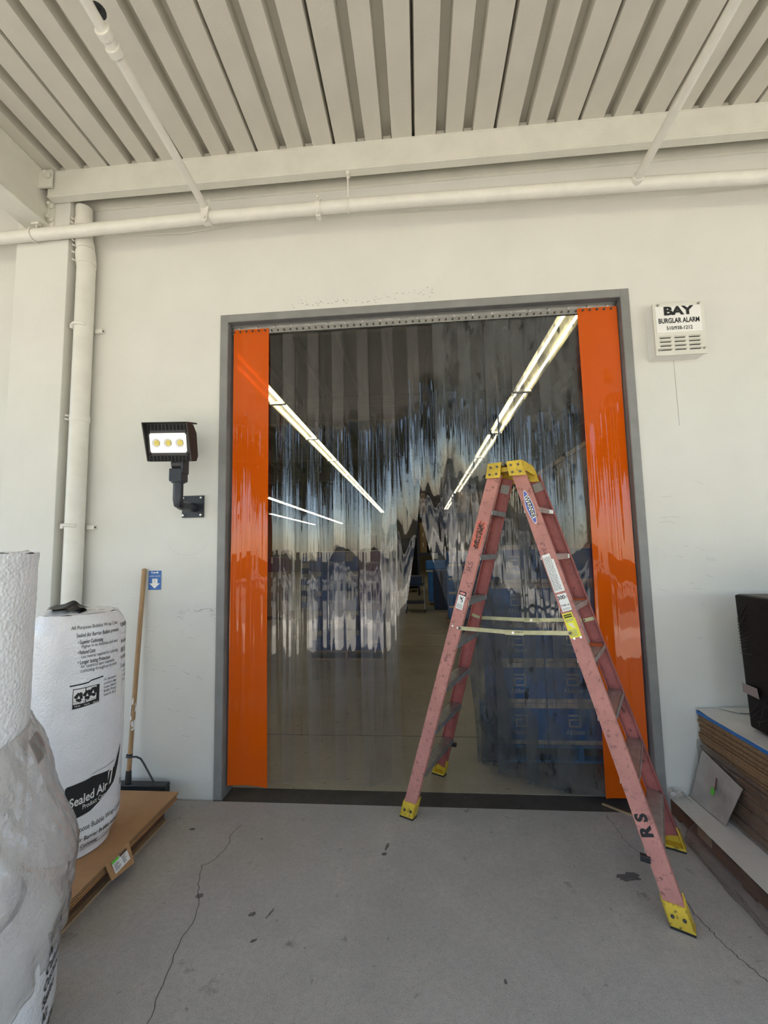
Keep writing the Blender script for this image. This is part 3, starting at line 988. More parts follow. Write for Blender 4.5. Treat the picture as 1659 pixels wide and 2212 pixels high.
put_text(MB(), 'TYPE 1A', .014, (lambda o, ww, tt: (lambda x, y: o + ww * x + tt * y))(on_rail('nr', 1.425) + n * .0022 - w * .002, w, t), .0003, .9).build('lettering', 'black_ink', s2)
lines('nr', 1.412, 1.400, -.022, .020, 2, s2, sd=8)
s3 = sticker('nr', 1.255, 1.385, -.036, .018, 'yellow_label', label='yellow caution label with a black header')
s3b = sticker('nr', 1.255, 1.355, .016, .024, 'yellow_label', par=s3)
sticker('nr', 1.360, 1.378, -.031, .013, 'black_ink', 'header', .002, s3)
put_text(MB(), 'CAUTION', .0105, (lambda o, ww, tt: (lambda x, y: o + ww * x + tt * y))(on_rail('nr', 1.369) + n * .0026 - w * .009, w, t), .0002, 1).build('lettering', 'yellow_label', s3)
lines('nr', 1.356, 1.338, -.030, .014, 4, s3, sd=4)
lines('nr', 1.298, 1.262, -.030, .012, 8, s3, sd=5)
# little pictogram of a figure on a leaning ladder
c = on_rail('nr', 1.318) + n * .0022 - w * .008
mb = MB()
for p, q, ww in ((V((-.010, .016)), V((.012, -.016)), .003), (V((-.004, .016)), V((.017, -.014)), .002), (V((-.012, .004)), V((.000, .012)), .004), (V((-.008, .006)), V((.006, -.012)), .004), (V((.002, .010)), V((.014, .004)), .003)):
    dd = (q - p).normalized()
    ss = V((-dd.y, dd.x)) * ww / 2
    mb.add([c + w * x.x + t * x.y for x in (p - ss, p + ss, q + ss, q - ss)], [(0, 1, 2, 3)])
mb.build('pictogram', 'white_label', s3)
s4 = sticker('nl', 1.365, 1.455, -.030, .018, 'white_label', label='white danger label with a falling figure')
sticker('nl', 1.452, 1.478, -.030, .018, 'black_ink', par=s4)
a2, t2, n2, w2 = rail_frame('nl')
c = on_rail('nl', 1.465) + n2 * .002 - w2 * .006
MB().add([c + w2 * (.020 * math.cos(q)) + t2 * (.0095 * math.sin(q)) for q in [2 * PI * i / 20 for i in range(20)]], [tuple(range(20))]).build('red_oval', 'red_label', s4)
put_text(MB(), 'DANGER', .0085, (lambda o, ww, tt: (lambda x, y: o + ww * x + tt * y))(c + n2 * .0006, w2, t2), .0002, 1).build('lettering', 'white_label', s4)
c = on_rail('nl', 1.425) + n2 * .002 - w2 * .004
mb = MB()
for p, q, ww in ((V((-.012, .020)), V((.010, -.008)), .005), (V((-.010, .004)), V((.002, .012)), .007), (V((.0, .014)), V((.014, .018)), .003), (V((.004, .006)), V((.012, -.012)), .004), (V((-.004, -.010)), V((.008, -.020)), .003)):
    dd = (q - p).normalized()
    ss = V((-dd.y, dd.x)) * ww / 2
    mb.add([c + w2 * x.x + t2 * x.y for x in (p - ss, p + ss, q + ss, q - ss)], [(0, 1, 2, 3)])
mb.build('pictogram', 'black_ink', s4)
lines('nl', 1.398, 1.370, -.025, .014, 7, s4, sd=6)
# worn black paint blot with red around it, scrawled letters and stencil
def rail_blob(k, z, hl, hw, mat, sd, lift, jag):
    a, t, n, w = rail_frame(k)
    r = random.Random(sd)
    c = on_rail(k, z) + n * lift
    pts = []
    for i in range(40):
        q = 2 * PI * i / 40
        kx = max(-1, min(1, 1.35 * math.cos(q)))
        ky = max(-1, min(1, 1.35 * math.sin(q)))
        pts.append(c + t * hl * kx * (1 + r.uniform(-jag, jag)) + w * hw * ky * (1 + r.uniform(-jag, jag)))
    return MB().add(pts, [tuple(range(40))]).build('worn_patch', mat, lad)
M['red_patch'] = pmat('fresh_red_fibreglass', (.60, .13, .085), .6, var=.15)
rail_blob('nl', 1.845, .088, .030, 'red_patch', 3, .0008, .06)
rail_blob('nl', 1.865, .060, .020, 'worn_ink', 4, .0014, .22)
rail_blob('nl', 1.795, .040, .016, 'worn_ink', 5, .0016, .25)
M['faint_ink'] = pmat('faded_stencil', (.22, .10, .09), .8, var=.4, scale=60)
put_text(MB(), 'RS', .052, rail_fn('nl', 1.64, -.004, .0012, False), .0004, 1.25).build('stencil_lettering', 'faint_ink', lad)
put_text(MB(), 'R S', .072, rail_fn('nr', .40, -.004, .0014, False), .0035, 1.05).build('stencil_lettering', 'black_ink', lad)
s5 = MB()
for s_, z in (('fr', 2.0), ('fr', 1.71)):
    pn, pf = on_rail('nr', z), on_rail('fr', z)
    d = (pf - pn).normalized()
    sd_ = d.cross(EZ).normalized()
    c = pf - d * .07 + (-sd_ if (-sd_).dot(V((0, -1, 0))) > 0 else sd_) * .0445 - EZ * .013
    MB().obox(c, d * (.045 if z == 2.0 else .02), sd_ * .0006, EZ * .012).build('step_sticker', 'white_label', lad)

# ------------------------------------------------------------------ alarm box
al = thing('alarm_box', (1.86, 0, 3.25), 'white metal burglar alarm box on the wall right of the doorway', 'alarm')
Bx(1.692, 2.026, -.098, 0, 3.078, 3.446).build('housing', 'white_label', al, bevel=.004)
Bx(1.688, 2.030, -.110, -.096, 3.072, 3.452).build('front_cover', 'steel_paint', al, bevel=.003)
Bx(1.703, 2.006, -.113, -.1105, 3.235, 3.425).build('sign_plate', 'white_label', al)
ft = lambda x, z: plane_fn((x, -.1142, z), (1, 0, 0), (0, 0, 1))
put_text(MB(), 'BAY', .082, ft(1.853, 3.388), .0042, 1.28).build('lettering', 'black_ink', al)
put_text(MB(), 'BURGLAR ALARM', .050, ft(1.855, 3.318), .0014, .70).build('lettering', 'black_ink', al)
put_text(MB(), '510/938-1212', .036, ft(1.855, 3.264), .0006, .86).build('lettering', 'black_ink', al)
for cx in (1.755, 1.852, 1.948):
    for i in range(4):
        z = 3.205 - i * .029
        MB().prism([(cx - .036, -.1105, z - .007), (cx - .036, -.1105, z + .008), (cx - .028, -.121, z - .007)], (.072, 0, 0)).build('louvre', 'steel_paint', al)
        Bx(cx - .036, cx + .036, -.1112, -.110, z - .0125, z - .0068).build('louvre_slot', 'black', al)
for x, z in ((1.722, 3.437), (1.995, 3.437), (1.712, 3.110), (2.008, 3.110)):
    MB().tube([(x, -.110, z), (x, -.117, z)], .008, 10).build('screw', 'alu', al)

# ------------------------------------------------------------------ flood light
fd = thing('flood_light', (-1.70, 0, 2.12), 'dark bronze flood light with three lamps on a swivel arm, left of the doorway', 'lamp')
Bx(-1.803, -1.630, -.012, -.0005, 2.036, 2.204).build('wall_plate', 'light_arm', fd, bevel=.002)
for x in (-1.786, -1.647):
    for z in (2.054, 2.186):
        MB().tube([(x, -.012, z), (x, -.030, z)], .008, 6).build('bolt', 'rivet', fd)
MB().tube([(-1.705, -.012, 2.112), (-1.70, -.20, 2.108), (-1.70, -.235, 2.116), (-1.70, -.245, 2.15), (-1.70, -.245, 2.27)], .034, 18).build('arm', 'light_arm', fd, True)
MB().tube([(-1.70, -.245, 2.265), (-1.70, -.245, 2.272)], .047, 18).build('collar', 'light_arm', fd)
Bx(-1.747, -1.653, -.29, -.20, 2.272, 2.365).build('knuckle', 'light_arm', fd, bevel=.008)
MB().tube([(-1.735, -.245, 2.40), (-1.664, -.245, 2.40)], .040, 16).build('swivel', 'black', fd, True)
Bx(-1.663, -1.645, -.285, -.205, 2.33, 2.43).build('swivel_ear', 'light_arm', fd, bevel=.004)
# head, tilted down
HS = .83
hc = V((-1.735, -.25, 2.555))
tl = math.radians(13)
hx, hy, hz = V((.995, -.02, -.035)).normalized(), V((0, math.cos(tl), math.sin(tl))), None
hz = hx.cross(hy).normalized()
hy = hz.cross(hx)
def H(x, y, z):
    return hc + hx * (x * HS) + hy * y + hz * z
prof_h = [(-.07, -.130), (.005, -.130), (.03, -.095), (.03, .07), (-.005, .128), (-.07, .138)]
MB().prism([H(-.192, y, z) for y, z in prof_h], hx * (.384 * HS)).build('housing', 'light_body', fd, bevel=.006)
mb = MB()
mb.prism([H(-.200, -.105, .142), H(-.200, .03, .142), H(-.200, .03, .132), H(-.200, -.085, .132)], hx * (.40 * HS))
for sgn in (-1, 1):
    x = .192 * sgn
    mb.prism([H(x, -.105, .140), H(x, -.06, .140), H(x, -.06, -.128), H(x, -.075, -.128)], hx * .008 * sgn)
mb.build('visor', 'light_body', fd)
for i in range(11):
    x = -.165 + i * .033
    for z in (.108, -.108):
        a_ = [H(x - .011 + dx, -.0715, z + dz) for dx, dz in ((0, -.020), (.022, -.020), (.022, .020), (0, .020))]
        MB().prism(a_, hy * -.0015).build('cooling_slot', 'light_dark', fd)
Bq = [H(x, -.0712, z) for x, z in ((-.152, -.068), (.152, -.068), (.163, -.056), (.163, .056), (.152, .068), (-.152, .068), (-.163, .056), (-.163, -.056))]
MB().prism(Bq, hy * -.004).build('lens', 'led', fd)
for x in (-.105, 0, .105):
    q = H(x, -.0755, 0)
    cup = MB().tube([q, q - hy * .003], .031, 20).build('reflector_cup', 'alu', fd)
    MB().tube([q - hy * .003 + hx * .006, q - hy * .006 + hx * .006], .020, 16).build('led_chip', 'led_core', cup)
for x in (-.172, .172):
    for z in (.078, -.078):
        MB().tube([H(x, -.07, z), H(x, -.074, z)], .009, 8).build('screw', 'light_dark', fd)

# ------------------------------------------------------------------ blue wall sign
sg = thing('wall_sign', (-2.01, 0, 1.566), 'small blue sign with a white arrow numbered 2 beside the broom handle', 'sign')
Bx(-2.061, -1.961, -.003, -.0006, 1.494, 1.638).build('panel', 'sign_blue', sg)
sf = lambda x, z: plane_fn((x, -.0036, z), (1, 0, 0), (0, 0, 1))
put_text(MB(), 'Copes', .018, sf(-2.018, 1.625), .0005).build('lettering', 'white_label', sg)
MB().add([(-1.990 + .007 * math.cos(q), -.0036, 1.625 + .007 * math.sin(q)) for q in [i * PI / 8 for i in range(16)]], [tuple(range(16))]).build('logo_dot', 'white_label', sg)
put_text(MB(), 'CONTROL / MONITOR', .0095, sf(-2.011, 1.597), .0002, .93).build('lettering', 'white_label', sg)
ar = MB().add([(-2.031, -.0036, 1.578), (-1.989, -.0036, 1.578), (-1.989, -.0036, 1.543), (-1.969, -.0036, 1.543), (-2.011, -.0036, 1.504), (-2.053, -.0036, 1.543), (-2.031, -.0036, 1.543)], [tuple(range(7))]).build('arrow', 'white_label', sg)
put_text(MB(), '2', .030, plane_fn((-2.011, -.0044, 1.560), (1, 0, 0), (0, 0, 1)), 0).build('numeral', 'grey_ink', ar)

# ------------------------------------------------------------------ push broom
bmx = thing('push_broom', (-2.0, -.09, 0), 'wooden push broom with a black head leaning on the wall behind the cardboard', 'broom')
MB().tube([(-2.104, -.10, .17), (-2.095, -.055, 1.0), (-2.086, -.020, 1.65), (-2.086, -.0195, 1.656)], [.0155, .0165, .0165, .010], 12).build('handle', 'wood_handle', bmx, True)
Bx(-2.22, -1.815, -.125, -.062, .124, .150).build('head', 'black', bmx, bevel=.006)
Bx(-2.215, -1.820, -.128, -.058, .0, .128).build('bristles', 'bristle', bmx)['kind'] = 'stuff'
MB().tube([(-2.104, -.10, .155), (-2.104, -.098, .235)], [.022, .018], 12).build('socket', 'black', bmx, True)
MB().tube([(-2.12, -.105, .33), (-2.095, -.120, .335), (-2.04, -.112, .335), (-2.01, -.108, .32), (-1.99, -.105, .29), (-1.915, -.095, .157)], .0065, 8).build('brace', 'black', bmx, True)
MB().tube([(-2.1035, -.097, .325), (-2.103, -.096, .345)], .021, 12).build('brace_collar', 'black', bmx, True)
tw = MB()
r = random.Random(3)
for i in range(16):
    z = .50 + r.random() * .19
    a0 = -PI / 2 + r.uniform(-1.3, 1.3)
    hgt, da_ = r.uniform(.012, .05), r.uniform(.3, .8)
    pt_ = lambda q, zz: (-2.102 + .0195 * math.cos(q) + (zz - .5) * .01, -.0825 + .0195 * math.sin(q) + (zz - .5) * .055, zz)
    tw.add([pt_(a0, z), pt_(a0 + da_, z + r.uniform(-.008, .008)), pt_(a0 + da_ * .9, z + hgt), pt_(a0 + .1, z + hgt * .8)], [(0, 1, 2, 3)])
tw.build('torn_tape', 'white_label', bmx)['kind'] = 'stuff'

# ------------------------------------------------------------------ pallets of flattened cartons, left
def pallet(name, x0, x1, y0, y1, h, label, wood='wood', n=7, along='x', rot=0, pivot=None):
    pt = thing(name, ((x0 + x1) / 2, (y0 + y1) / 2, 0), label, 'pallet')
    t = .017
    for z in (h - t, ) + ((0,) if h > .1 else ()):
        k = n if z > 0 else 3
        for i in range(k):
            if along == 'x':
                a = y0 + (y1 - y0 - .09) * i / (k - 1)
                Bx(x0, x1, a, a + .09, z, z + t).build('deck_board', wood, pt)
            else:
                a = x0 + (x1 - x0 - .09) * i / (k - 1)
                Bx(a, a + .09, y0, y1, z, z + t).build('deck_board', wood, pt)
    z0 = t if h > .1 else 0
    for i in range(3):
        if along == 'x':
            a = x0 + (x1 - x0 - .04) * i / 2
            Bx(a, a + .04, y0, y1, z0, h - t).build('stringer', wood, pt)
        else:
            a = y0 + (y1 - y0 - .04) * i / 2
            Bx(x0, x1, a, a + .04, z0, h - t).build('stringer', wood, pt)
    return pt
pallet('pallet', -2.75, -1.745, -1.20, -.24, .092, 'low wooden pallet under the flattened cardboard at the left', 'wood_dark')  # wood made darker to carry the shade under the cardboard
Bx(-1.755, -1.715, -1.22, -.26, .0, .012).build('bottom_board', 'wood', bpy.data.objects['pallet'])
r = random.Random(11)
zc = .093
names = ['lowest', 'second lowest', 'third', 'fourth', 'fifth', 'topmost']
for i in range(6):
    t_ = .0078
    xo, yo = r.uniform(-.016, .010), r.uniform(-.02, .02)
    if i == 5:
        xo, yo = 0, 0
    xr = -1.692 + xo
    o = MB()
    # each flattened carton is two boards with a fold gap
    if i < 5:
        o.box(-2.78 + xo, xr, -1.17 + yo, -.18 + yo, zc, zc + t_ * .36).box(-2.78 + xo, xr - .006 - .006 * (i % 2), -1.16 + yo, -.182 + yo, zc + t_ * .52, zc + t_ * .86)
    else:
        o.box(-2.78, xr, -1.17, -.165, zc, zc + t_ * .6)
    ob = o.build('flattened_carton', 'cardboard', org=(-2.2, -.7, zc))
    tag(ob, f'flattened brown carton, {names[i]} of the stack on the pallet at the left', 'carton', 'flattened cartons at the left')
    zc += t_
    if i == 5:
        # hanging flap with a white shipping label
        fp = MB().prism([(-1.692, -.68, .139), (-1.692, -.86, .139), (-1.652, -.86, .062), (-1.640, -.70, .042)], (.005, 0, .003)).build('label_flap', 'cardboard', ob)
        q = plane_fn((-1.6705, -.775, .102), V((0, 1, 0)), V((-.044, 0, .088)).normalized())
        def QP(y, z, l=.0):
            return q(y, z) + V((.008 + l, 0, .004))
        lb = MB().add([QP(-.058, -.032), QP(.058, -.032), QP(.058, .030), QP(-.058, .030)], [(0, 1, 2, 3)]).build('shipping_label', 'white_label', fp)
        MB().add([QP(-.058, .018, .001), QP(-.004, .018, .001), QP(-.004, .030, .001), QP(-.058, .030, .001)], [(0, 1, 2, 3)]).build('green_header', 'green_label', fp)
        MB().add([QP(.0, .018, .001), QP(.058, .018, .001), QP(.058, .030, .001), QP(.0, .030, .001)], [(0, 1, 2, 3)]).build('brown_header', 'wood_dark', fp)
        ln = MB()
        for col in (-.05, .01):
            for k in range(7):
                yy = .010 - k * .0055
                l = r.uniform(.02, .042)
                ln.add([QP(col, yy, .001), QP(col + l, yy, .001), QP(col + l, yy + .003, .001), QP(col, yy + .003, .001)], [(0, 1, 2, 3)])
        ln.build('fine_print', 'grey_ink', fp)

# ------------------------------------------------------------------ bagged roll standing on the cardboard
CX, CY, RR, ZB, ZT = -2.025, -.705, .243, .1402, 1.43
r2 = thing('packing_roll', (CX, CY, ZB), 'tall white printed roll of cushioning standing on the flattened cardboard', 'roll')
def rr(z, a):
    t = (z - ZB) / (ZT - ZB)
    k = 1.0
    if t < .10:
        k = .80 + .20 * sstep(t / .10)
    if t > .91:
        k = 1 - .20 * max(0, (t - .91) / .09) ** 2
    k *= 1 + .035 * noise.noise(V((math.cos(a) * 1.4, math.sin(a) * 1.4, z * 2.2))) + .012 * noise.noise(V((math.cos(a) * 5, math.sin(a) * 5, z * 5)))
    return RR * k
def roll_fn(u, v):
    a = 2 * PI * u
    z = ZB + (ZT - ZB) * v
    q = rr(z, a)
    return (CX + q * math.cos(a), CY + q * math.sin(a), z)
mb = MB().grid(roll_fn, 72, 70, True)
k0 = 72 * 70
def topf(u, v):
    a = 2 * PI * u
    q = rr(ZT, a) * (1 - v * .97)
    return (CX + q * math.cos(a), CY + q * math.sin(a), ZT + .022 * sstep(v * 2.2) + .012 * noise.noise(V((math.cos(a) * (1 - v) * 3, math.sin(a) * (1 - v) * 3, 5))))
mb.grid(topf, 72, 8, True)
mb.add([(CX, CY, ZB)], [])
roll_o = mb.build('bag', 'bag_white', r2, True)
A0 = math.atan2(-3.136 - CY, 0 - CX)          # faces the camera side
def cyl_fn(da, z, lift=.0015):
    """flat print wrapped on the bag: x to the right as seen from outside"""
    def fn(x, y):
        zz = z + y
        a = A0 + da + x / RR
        q = rr(zz, a) + lift
        return V((CX + q * math.cos(a), CY + q * math.sin(a), zz))
    return fn
def wrap_text(txt, size, da, z, bold=0.0, width=1.0, mat='black_ink', slope=.0):
    f0 = cyl_fn(da, z)
    mb = MB()
    put_text(mb, txt, size, lambda x, y: f0(x, y + x * slope), bold, width, 'LEFT')
    return mb.build('lettering', mat, r2)
def fit_text(txt, s0, s1, z, h, bold=0.0, mat='black_ink', lift=.0018, rise=0.0):
    """line of print on the bag from arc s0 to s1 at height z, letter height h"""
    vs, fs = text_polys(txt, h, bold, 1.0, 'LEFT')
    w = max(v[0] for v in vs)
    k = (s1 - s0) / w
    f0 = cyl_fn(0, z, lift)
    return MB().add([f0(s0 + x * k, y + x * k * rise) for x, y in vs], fs).build('lettering', mat, r2)
for txt, sa, sb_, z, h, b in (('All Purpose Bubble Wrap Clear', -.034, .225, 1.366, .026, 0), ('Sealed Air Barrier Bubble provides', -.008, .222, 1.325, .030, .0002), ('• Superior Cushioning', .000, .118, 1.288, .030, .0004), ('Higher in its thickness and uses', .016, .212, 1.264, .026, 0),
                          ('• Reduced Costs', .000, .082, 1.234, .030, .0004), ('Less material required for cushioning', .016, .218, 1.209, .026, 0), ('• Longer lasting Protection', .002, .165, 1.180, .030, .0004), ('Air retention layer maintains', .016, .195, 1.157, .026, 0), ('cushioning throughout its cycle', .016, .212, 1.134, .026, 0)):
    fit_text(txt, sa, sb_, z, h, b, 'black_ink')
def wrap_patch(pts, mat, name, lift=.0022, da=0.0, n=14):
    """filled shape on the bag: pts = (arc, ztop, zbot) columns"""
    mb = MB()
    cols = []
    for i in range(len(pts) - 1):
        for j in range(n):
            t_ = j / n
            cols.append(tuple(pts[i][q] + (pts[i + 1][q] - pts[i][q]) * t_ for q in range(3)))
    cols.append(pts[-1])
    vs = []
    for x, zt, zb in cols:
        a = A0 + da + x / RR
        for k in range(9):
            z = zt + (zb - zt) * k / 8
            q = rr(z, a) + lift
            vs.append(V((CX + q * math.cos(a), CY + q * math.sin(a), z)))
    fs = []
    for i in range(len(cols) - 1):
        for k in range(8):
            fs.append((i * 9 + k, i * 9 + k + 1, (i + 1) * 9 + k + 1, (i + 1) * 9 + k))
    mb.add(vs, fs)
    return mb.build(name, mat, r2)
wrap_patch([(-.028, 1.064, 1.057), (.055, 1.070, 1.063), (.070, 1.078, 1.071), (.13, 1.085, 1.078)], 'black_ink', 'rule_line')
wrap_patch([(-.013, 1.043, .938), (.112, 1.045, .948)], 'black_ink', 'recycling_panel')
wrap_patch([(-.010, 1.039, .962), (.042, 1.040, .964)], 'white_label', 'recycling_panel_field', .003)
wrap_patch([(.046, 1.040, .964), (.096, 1.042, .968)], 'white_label', 'recycling_panel_field', .003)
for i in range(3):                                 # three triangular recycling signs
    cxr, czr = (.014, .052, .080)[i], (.998, 1.003, 1.012)[i]
    for k in range(3):
        q = PI / 2 + k * 2 * PI / 3
        f0 = cyl_fn(0, czr, .0040)
        p0 = V((cxr + .014 * math.cos(q), .022 * math.sin(q)))
        p1 = V((cxr + .014 * math.cos(q + 1.6), .022 * math.sin(q + 1.6)))
        dd = (p1 - p0).normalized()
        ss = V((-dd.y, dd.x)) * .0055
        MB().add([f0(*p) for p in (p0 - ss, p0 + ss, p1 + ss * 1.6, p1 + dd * .006, p1 - ss * 1.6)], [(0, 1, 2, 3, 4)]).build('recycling_arrow', 'black_ink', r2)
fit_text('PLASTIC   PLASTIC   PLASTIC', -.008, .105, .972, .012, 0, 'black_ink', .0042)
fit_text('FILM     FILM     FILM', -.004, .105, .952, .012, 0, 'white_label', .0042)
for i in range(5):
    fit_text(('For information on', 'products, please', 'contact, Sealed Air', 'Bubble Wrap by', 'Sealed Air Barrier')[i], .136, .225, 1.060 - i * .021, .020, 0, 'black_ink')
wrap_patch([(.213, 1.094, .948), (.256, 1.083, .945)], 'white_label', 'shipping_label', .004)
for i in range(6):
    wrap_text(('CARTON', '- - - - -', 'Bubble', '|||| |||', 'WRAP 48', 'Cush')[i], .030, 1.02, 1.345 - i * .048, .0006, .9, 'black_ink' if i in (0, 3) else 'grey_ink')
for i in range(4):
    wrap_text(('to use', 'and the', 'clear side', 'faces in')[i], .024, 1.13, 1.10 - i * .026, 0, .9, 'grey_ink')
wrap_patch([(-.028, .535, .375), (-.020, .545, .366), (.056, .555, .378), (.09, .562, .385), (.128, .558, .407), (.176, .553, .440), (.223, .552, .471), (.241, .578, .50), (.262, .625, .555), (.277, .665, .645)], 'black_ink', 'printed_banner')
wrap_patch([(.09, .576, .573), (.16, .582, .579), (.225, .592, .587)], 'grey_ink', 'rule_line')
fit_text('Sealed Air', -.008, .176, .455, .066, .0012, 'white_label', .0042, .13)
fit_text('Product Care', .050, .168, .420, .036, .0002, 'white_label', .0042, .12)
b0 = cyl_fn(0, .515, .0042)
MB().add([b0(.178 + p[0], p[1]) for p in ((.0, .03), (.022, .045), (.034, .040), (.020, -.035), (.008, -.040), (.024, .030), (.010, .030), (-.002, -.02))], [(0, 1, 2, 3, 4, 5, 6, 7)]).build('logo_flag', 'white_label', r2)
fit_text('Purpose Bubble Wrap-Cellular', .004, .330, .308, .040, .0, 'black_ink')
fit_text('Air Barrier Bubble technology', .027, .325, .252, .034, .0003, 'black_ink')
fit_text('• Cushioning', .042, .150, .207, .034, .0003, 'black_ink')
fit_text('tall thickness and fullness', .055, .300, .188, .026, 0, 'grey_ink')
fit_text('Bubb', .300, .345, .435, .050, .0006, 'black_ink')
# gathered black tie on the top
mb = MB()
r = random.Random(2)
for i in range(5):
    w0 = r.uniform(-.02, .02)
    mb.grid(lambda u, v, i=i, w0=w0: (CX + .02 - .10 + .19 * u + .01 * math.sin(9 * u + i), CY - .13 + .05 * v + w0 + .02 * math.sin(5 * u + i), ZT + .006 + i * .007 + .022 * math.sin(PI * min(1, max(0, u + .05 * (i - 2)))) * (1 + .3 * math.sin(13 * u + 2 * i)) * (.4 + v)), 14, 5)
mb.build('black_tie', 'black', r2, True)
bq = lambda x, y: V((CX + .10 + x, CY - .10 + y, ZT + .024))
put_text(MB(), '5/16 x 48', .038, bq, .0006, .9, 'LEFT').build('lettering', 'black_ink', r2)

# ------------------------------------------------------------------ near bubble wrap roll and the bag below it
NX, NY, NR = -1.755, -1.72, .30
rl = thing('bubble_wrap_roll', (NX, NY, .5), 'big bubble wrap roll at the left edge, clear crumpled bag round its foot', 'roll')
def near_fn(u, v):
    a = 2 * PI * u
    z = .50 + 1.27 * v
    q = NR * (1 + .02 * noise.noise(V((math.cos(a) * 2, math.sin(a) * 2, z * 3))) + .006 * noise.noise(V((math.cos(a) * 16, math.sin(a) * 16, z * 50))) + .010 * sstep((v - .95) / .05))
    return (NX + q * math.cos(a), NY + q * math.sin(a), z + (.015 * noise.noise(V((math.cos(a) * 3, math.sin(a) * 3, 1))) if v > .98 else 0))
mb = MB().grid(near_fn, 160, 190, True)
def near_top(u, v):
    a = 2 * PI * u
    q = NR * (1 - v * .82)
    return (NX + q * math.cos(a), NY + q * math.sin(a), 1.77 + .014 * noise.noise(V((math.cos(a) * 3 * (1 - v), math.sin(a) * 3 * (1 - v), v * 5))) + .008 * math.sin(v * 60))
mb.grid(near_top, 72, 24, True)
mb.build('wrap', 'bubble', rl, True)
MB().tube([(NX, NY, .55), (NX, NY, 1.74)], .052, 16).build('core', 'cardboard', rl, True)
# lower printed bundle
lw = thing('bagged_bundle', (NX, NY, 0), 'plump white printed bundle on the floor below the bubble wrap roll', 'bundle')
def low_fn(u, v):
    a = 2 * PI * u
    z = .002 + .50 * v
    q = (.425 + .02 * noise.noise(V((math.cos(a) * 2, math.sin(a) * 2, z * 3 + 4)))) * (1 - .10 * (1 - sstep(v * 6)) - .25 * sstep((v - .8) / .2))
    return (NX + q * math.cos(a), NY + q * math.sin(a), z)
mb = MB().grid(low_fn, 72, 30, True)
mb.add([(NX + .30 * math.cos(i * PI / 12), NY + .30 * math.sin(i * PI / 12), .495) for i in range(24)], [tuple(range(24))])
mb.build('bundle', 'bag_white', lw, True)
AL = math.atan2(-3.136 - NY, 0 - NX)
for i in range(7):
    z = .40 - i * .052
    def fl_(x, y, z=z):
        a = AL + .98 + (x + i * .0) / .43
        vv = (z + y - .002) / .50
        q = (.425 + .02 * noise.noise(V((math.cos(a) * 2, math.sin(a) * 2, (z + y) * 3 + 4)))) * (1 - .10 * (1 - sstep(vv * 6)) - .25 * sstep((vv - .8) / .2)) + .003
        return V((NX + q * math.cos(a), NY + q * math.sin(a), z + y))
    put_text(MB(), ('Bubble', 'Wrap for', 'Cellular', 'Cushion', 'Sealed', 'Air', 'Barrier')[i], .048, fl_, .0012, .9, 'LEFT').build('lettering', 'black_ink', lw)
def bag_fn(u, v):
    a = 2 * PI * u
    zb = .20 + .14 * math.cos(a - .75)
    z = zb + (1.07 + .07 * math.cos(a - 1.1) - zb) * v
    prof = [(0, .445), (.10, .460), (.25, .478), (.40, .470), (.55, .44), (.70, .40), (.82, .375), (.92, .345), (1, .312)]
    for (t0, r0), (t1, r1) in zip(prof[:-1], prof[1:]):
        if t0 <= v <= t1:
            q = r0 + (r1 - r0) * (v - t0) / (t1 - t0)
            break
    n1 = noise.noise(V((math.cos(a) * 2.2, math.sin(a) * 2.2, z * 3.5)))
    n2 = abs(noise.noise(V((math.cos(a) * 5 + z * 2, math.sin(a) * 5, z * 5 + 7))))
    n3 = abs(noise.noise(V((math.cos(a) * 11, math.sin(a) * 11 + z * 4, z * 9))))
    n4 = abs(noise.noise(V((math.cos(a + z * .8) * 7, math.sin(a + z * .8) * 7, z * 1.6 + 2))))
    q *= 1 + .055 * n1 + .03 * (1 - n2 * 3) * n2 - .020 * n3 - .045 * n4
    return (NX + q * math.cos(a), NY + q * math.sin(a), z)
bg = MB().grid(bag_fn, 170, 90, True).build('crumpled_bag', 'bag_film', rl, True)
sm_ = bg.modifiers.new('thickness', 'SOLIDIFY')
sm_.thickness = .0015
# printed black patch glimpsed at the bag's top
def bp(u, v, a0, a1, v0, v1):
    p = V(bag_fn((a0 + (a1 - a0) * u) / (2 * PI), v0 + (v1 - v0) * v))
    d = V((p.x - NX, p.y - NY, 0)).normalized()
    return p - d * .006
MB().grid(lambda u, v: bp(u, v, .35, .62, .84, .95), 8, 6).build('printed_patch', 'black_ink', rl, True)
MB().grid(lambda u, v: bp(u, v, -1.0, -.15, .66, .80), 12, 6).build('printed_patch', 'grey_ink', rl, True)

# ------------------------------------------------------------------ right: pallet, cartons, black wrapped box
rp = pallet('pallet', 1.60, 2.85, -1.35, -.02, .105, 'dark wooden pallet with a white sheet on top at the right', 'wood_dark', 7, 'x')
Bx(1.59, 2.86, -1.36, -.015, .1055, .1085).build('top_sheet', 'white_sheet', rp)
for y in (-.42, -.95):
    Bx(1.596, 1.60, y, y + .12, .045, .10).build('bright_board_end', 'wood', rp, bevel=.002)
zc = .1095
nsh = 32
hh = (.6315 - zc) / nsh
r = random.Random(8)
for i in range(nsh):
    xo, yo = r.uniform(-.008, .010), r.uniform(-.010, .006)
    mtl = 'card_edge'
    o = Bx(1.818 + xo, 2.80 + xo, -1.25, -.015 + min(0, yo), zc + i * hh, zc + (i + .86) * hh)
    ob = o.build('flattened_carton', mtl, org=(2.3, -.6, zc + i * hh))
    tag(ob, f'flat brown cardboard sheet, {nth(nsh - i)} below the blue plastic sheet of the right stack', 'carton', 'flattened cartons in the right stack')
bs = tag(Bx(1.812, 2.80, -1.25, -.012, .632, .6525).build('plastic_sheet', 'blue_sheet', org=(2.3, -.6, .6405)), 'blue plastic sheet edge near the top of the right cardboard stack', 'sheet')
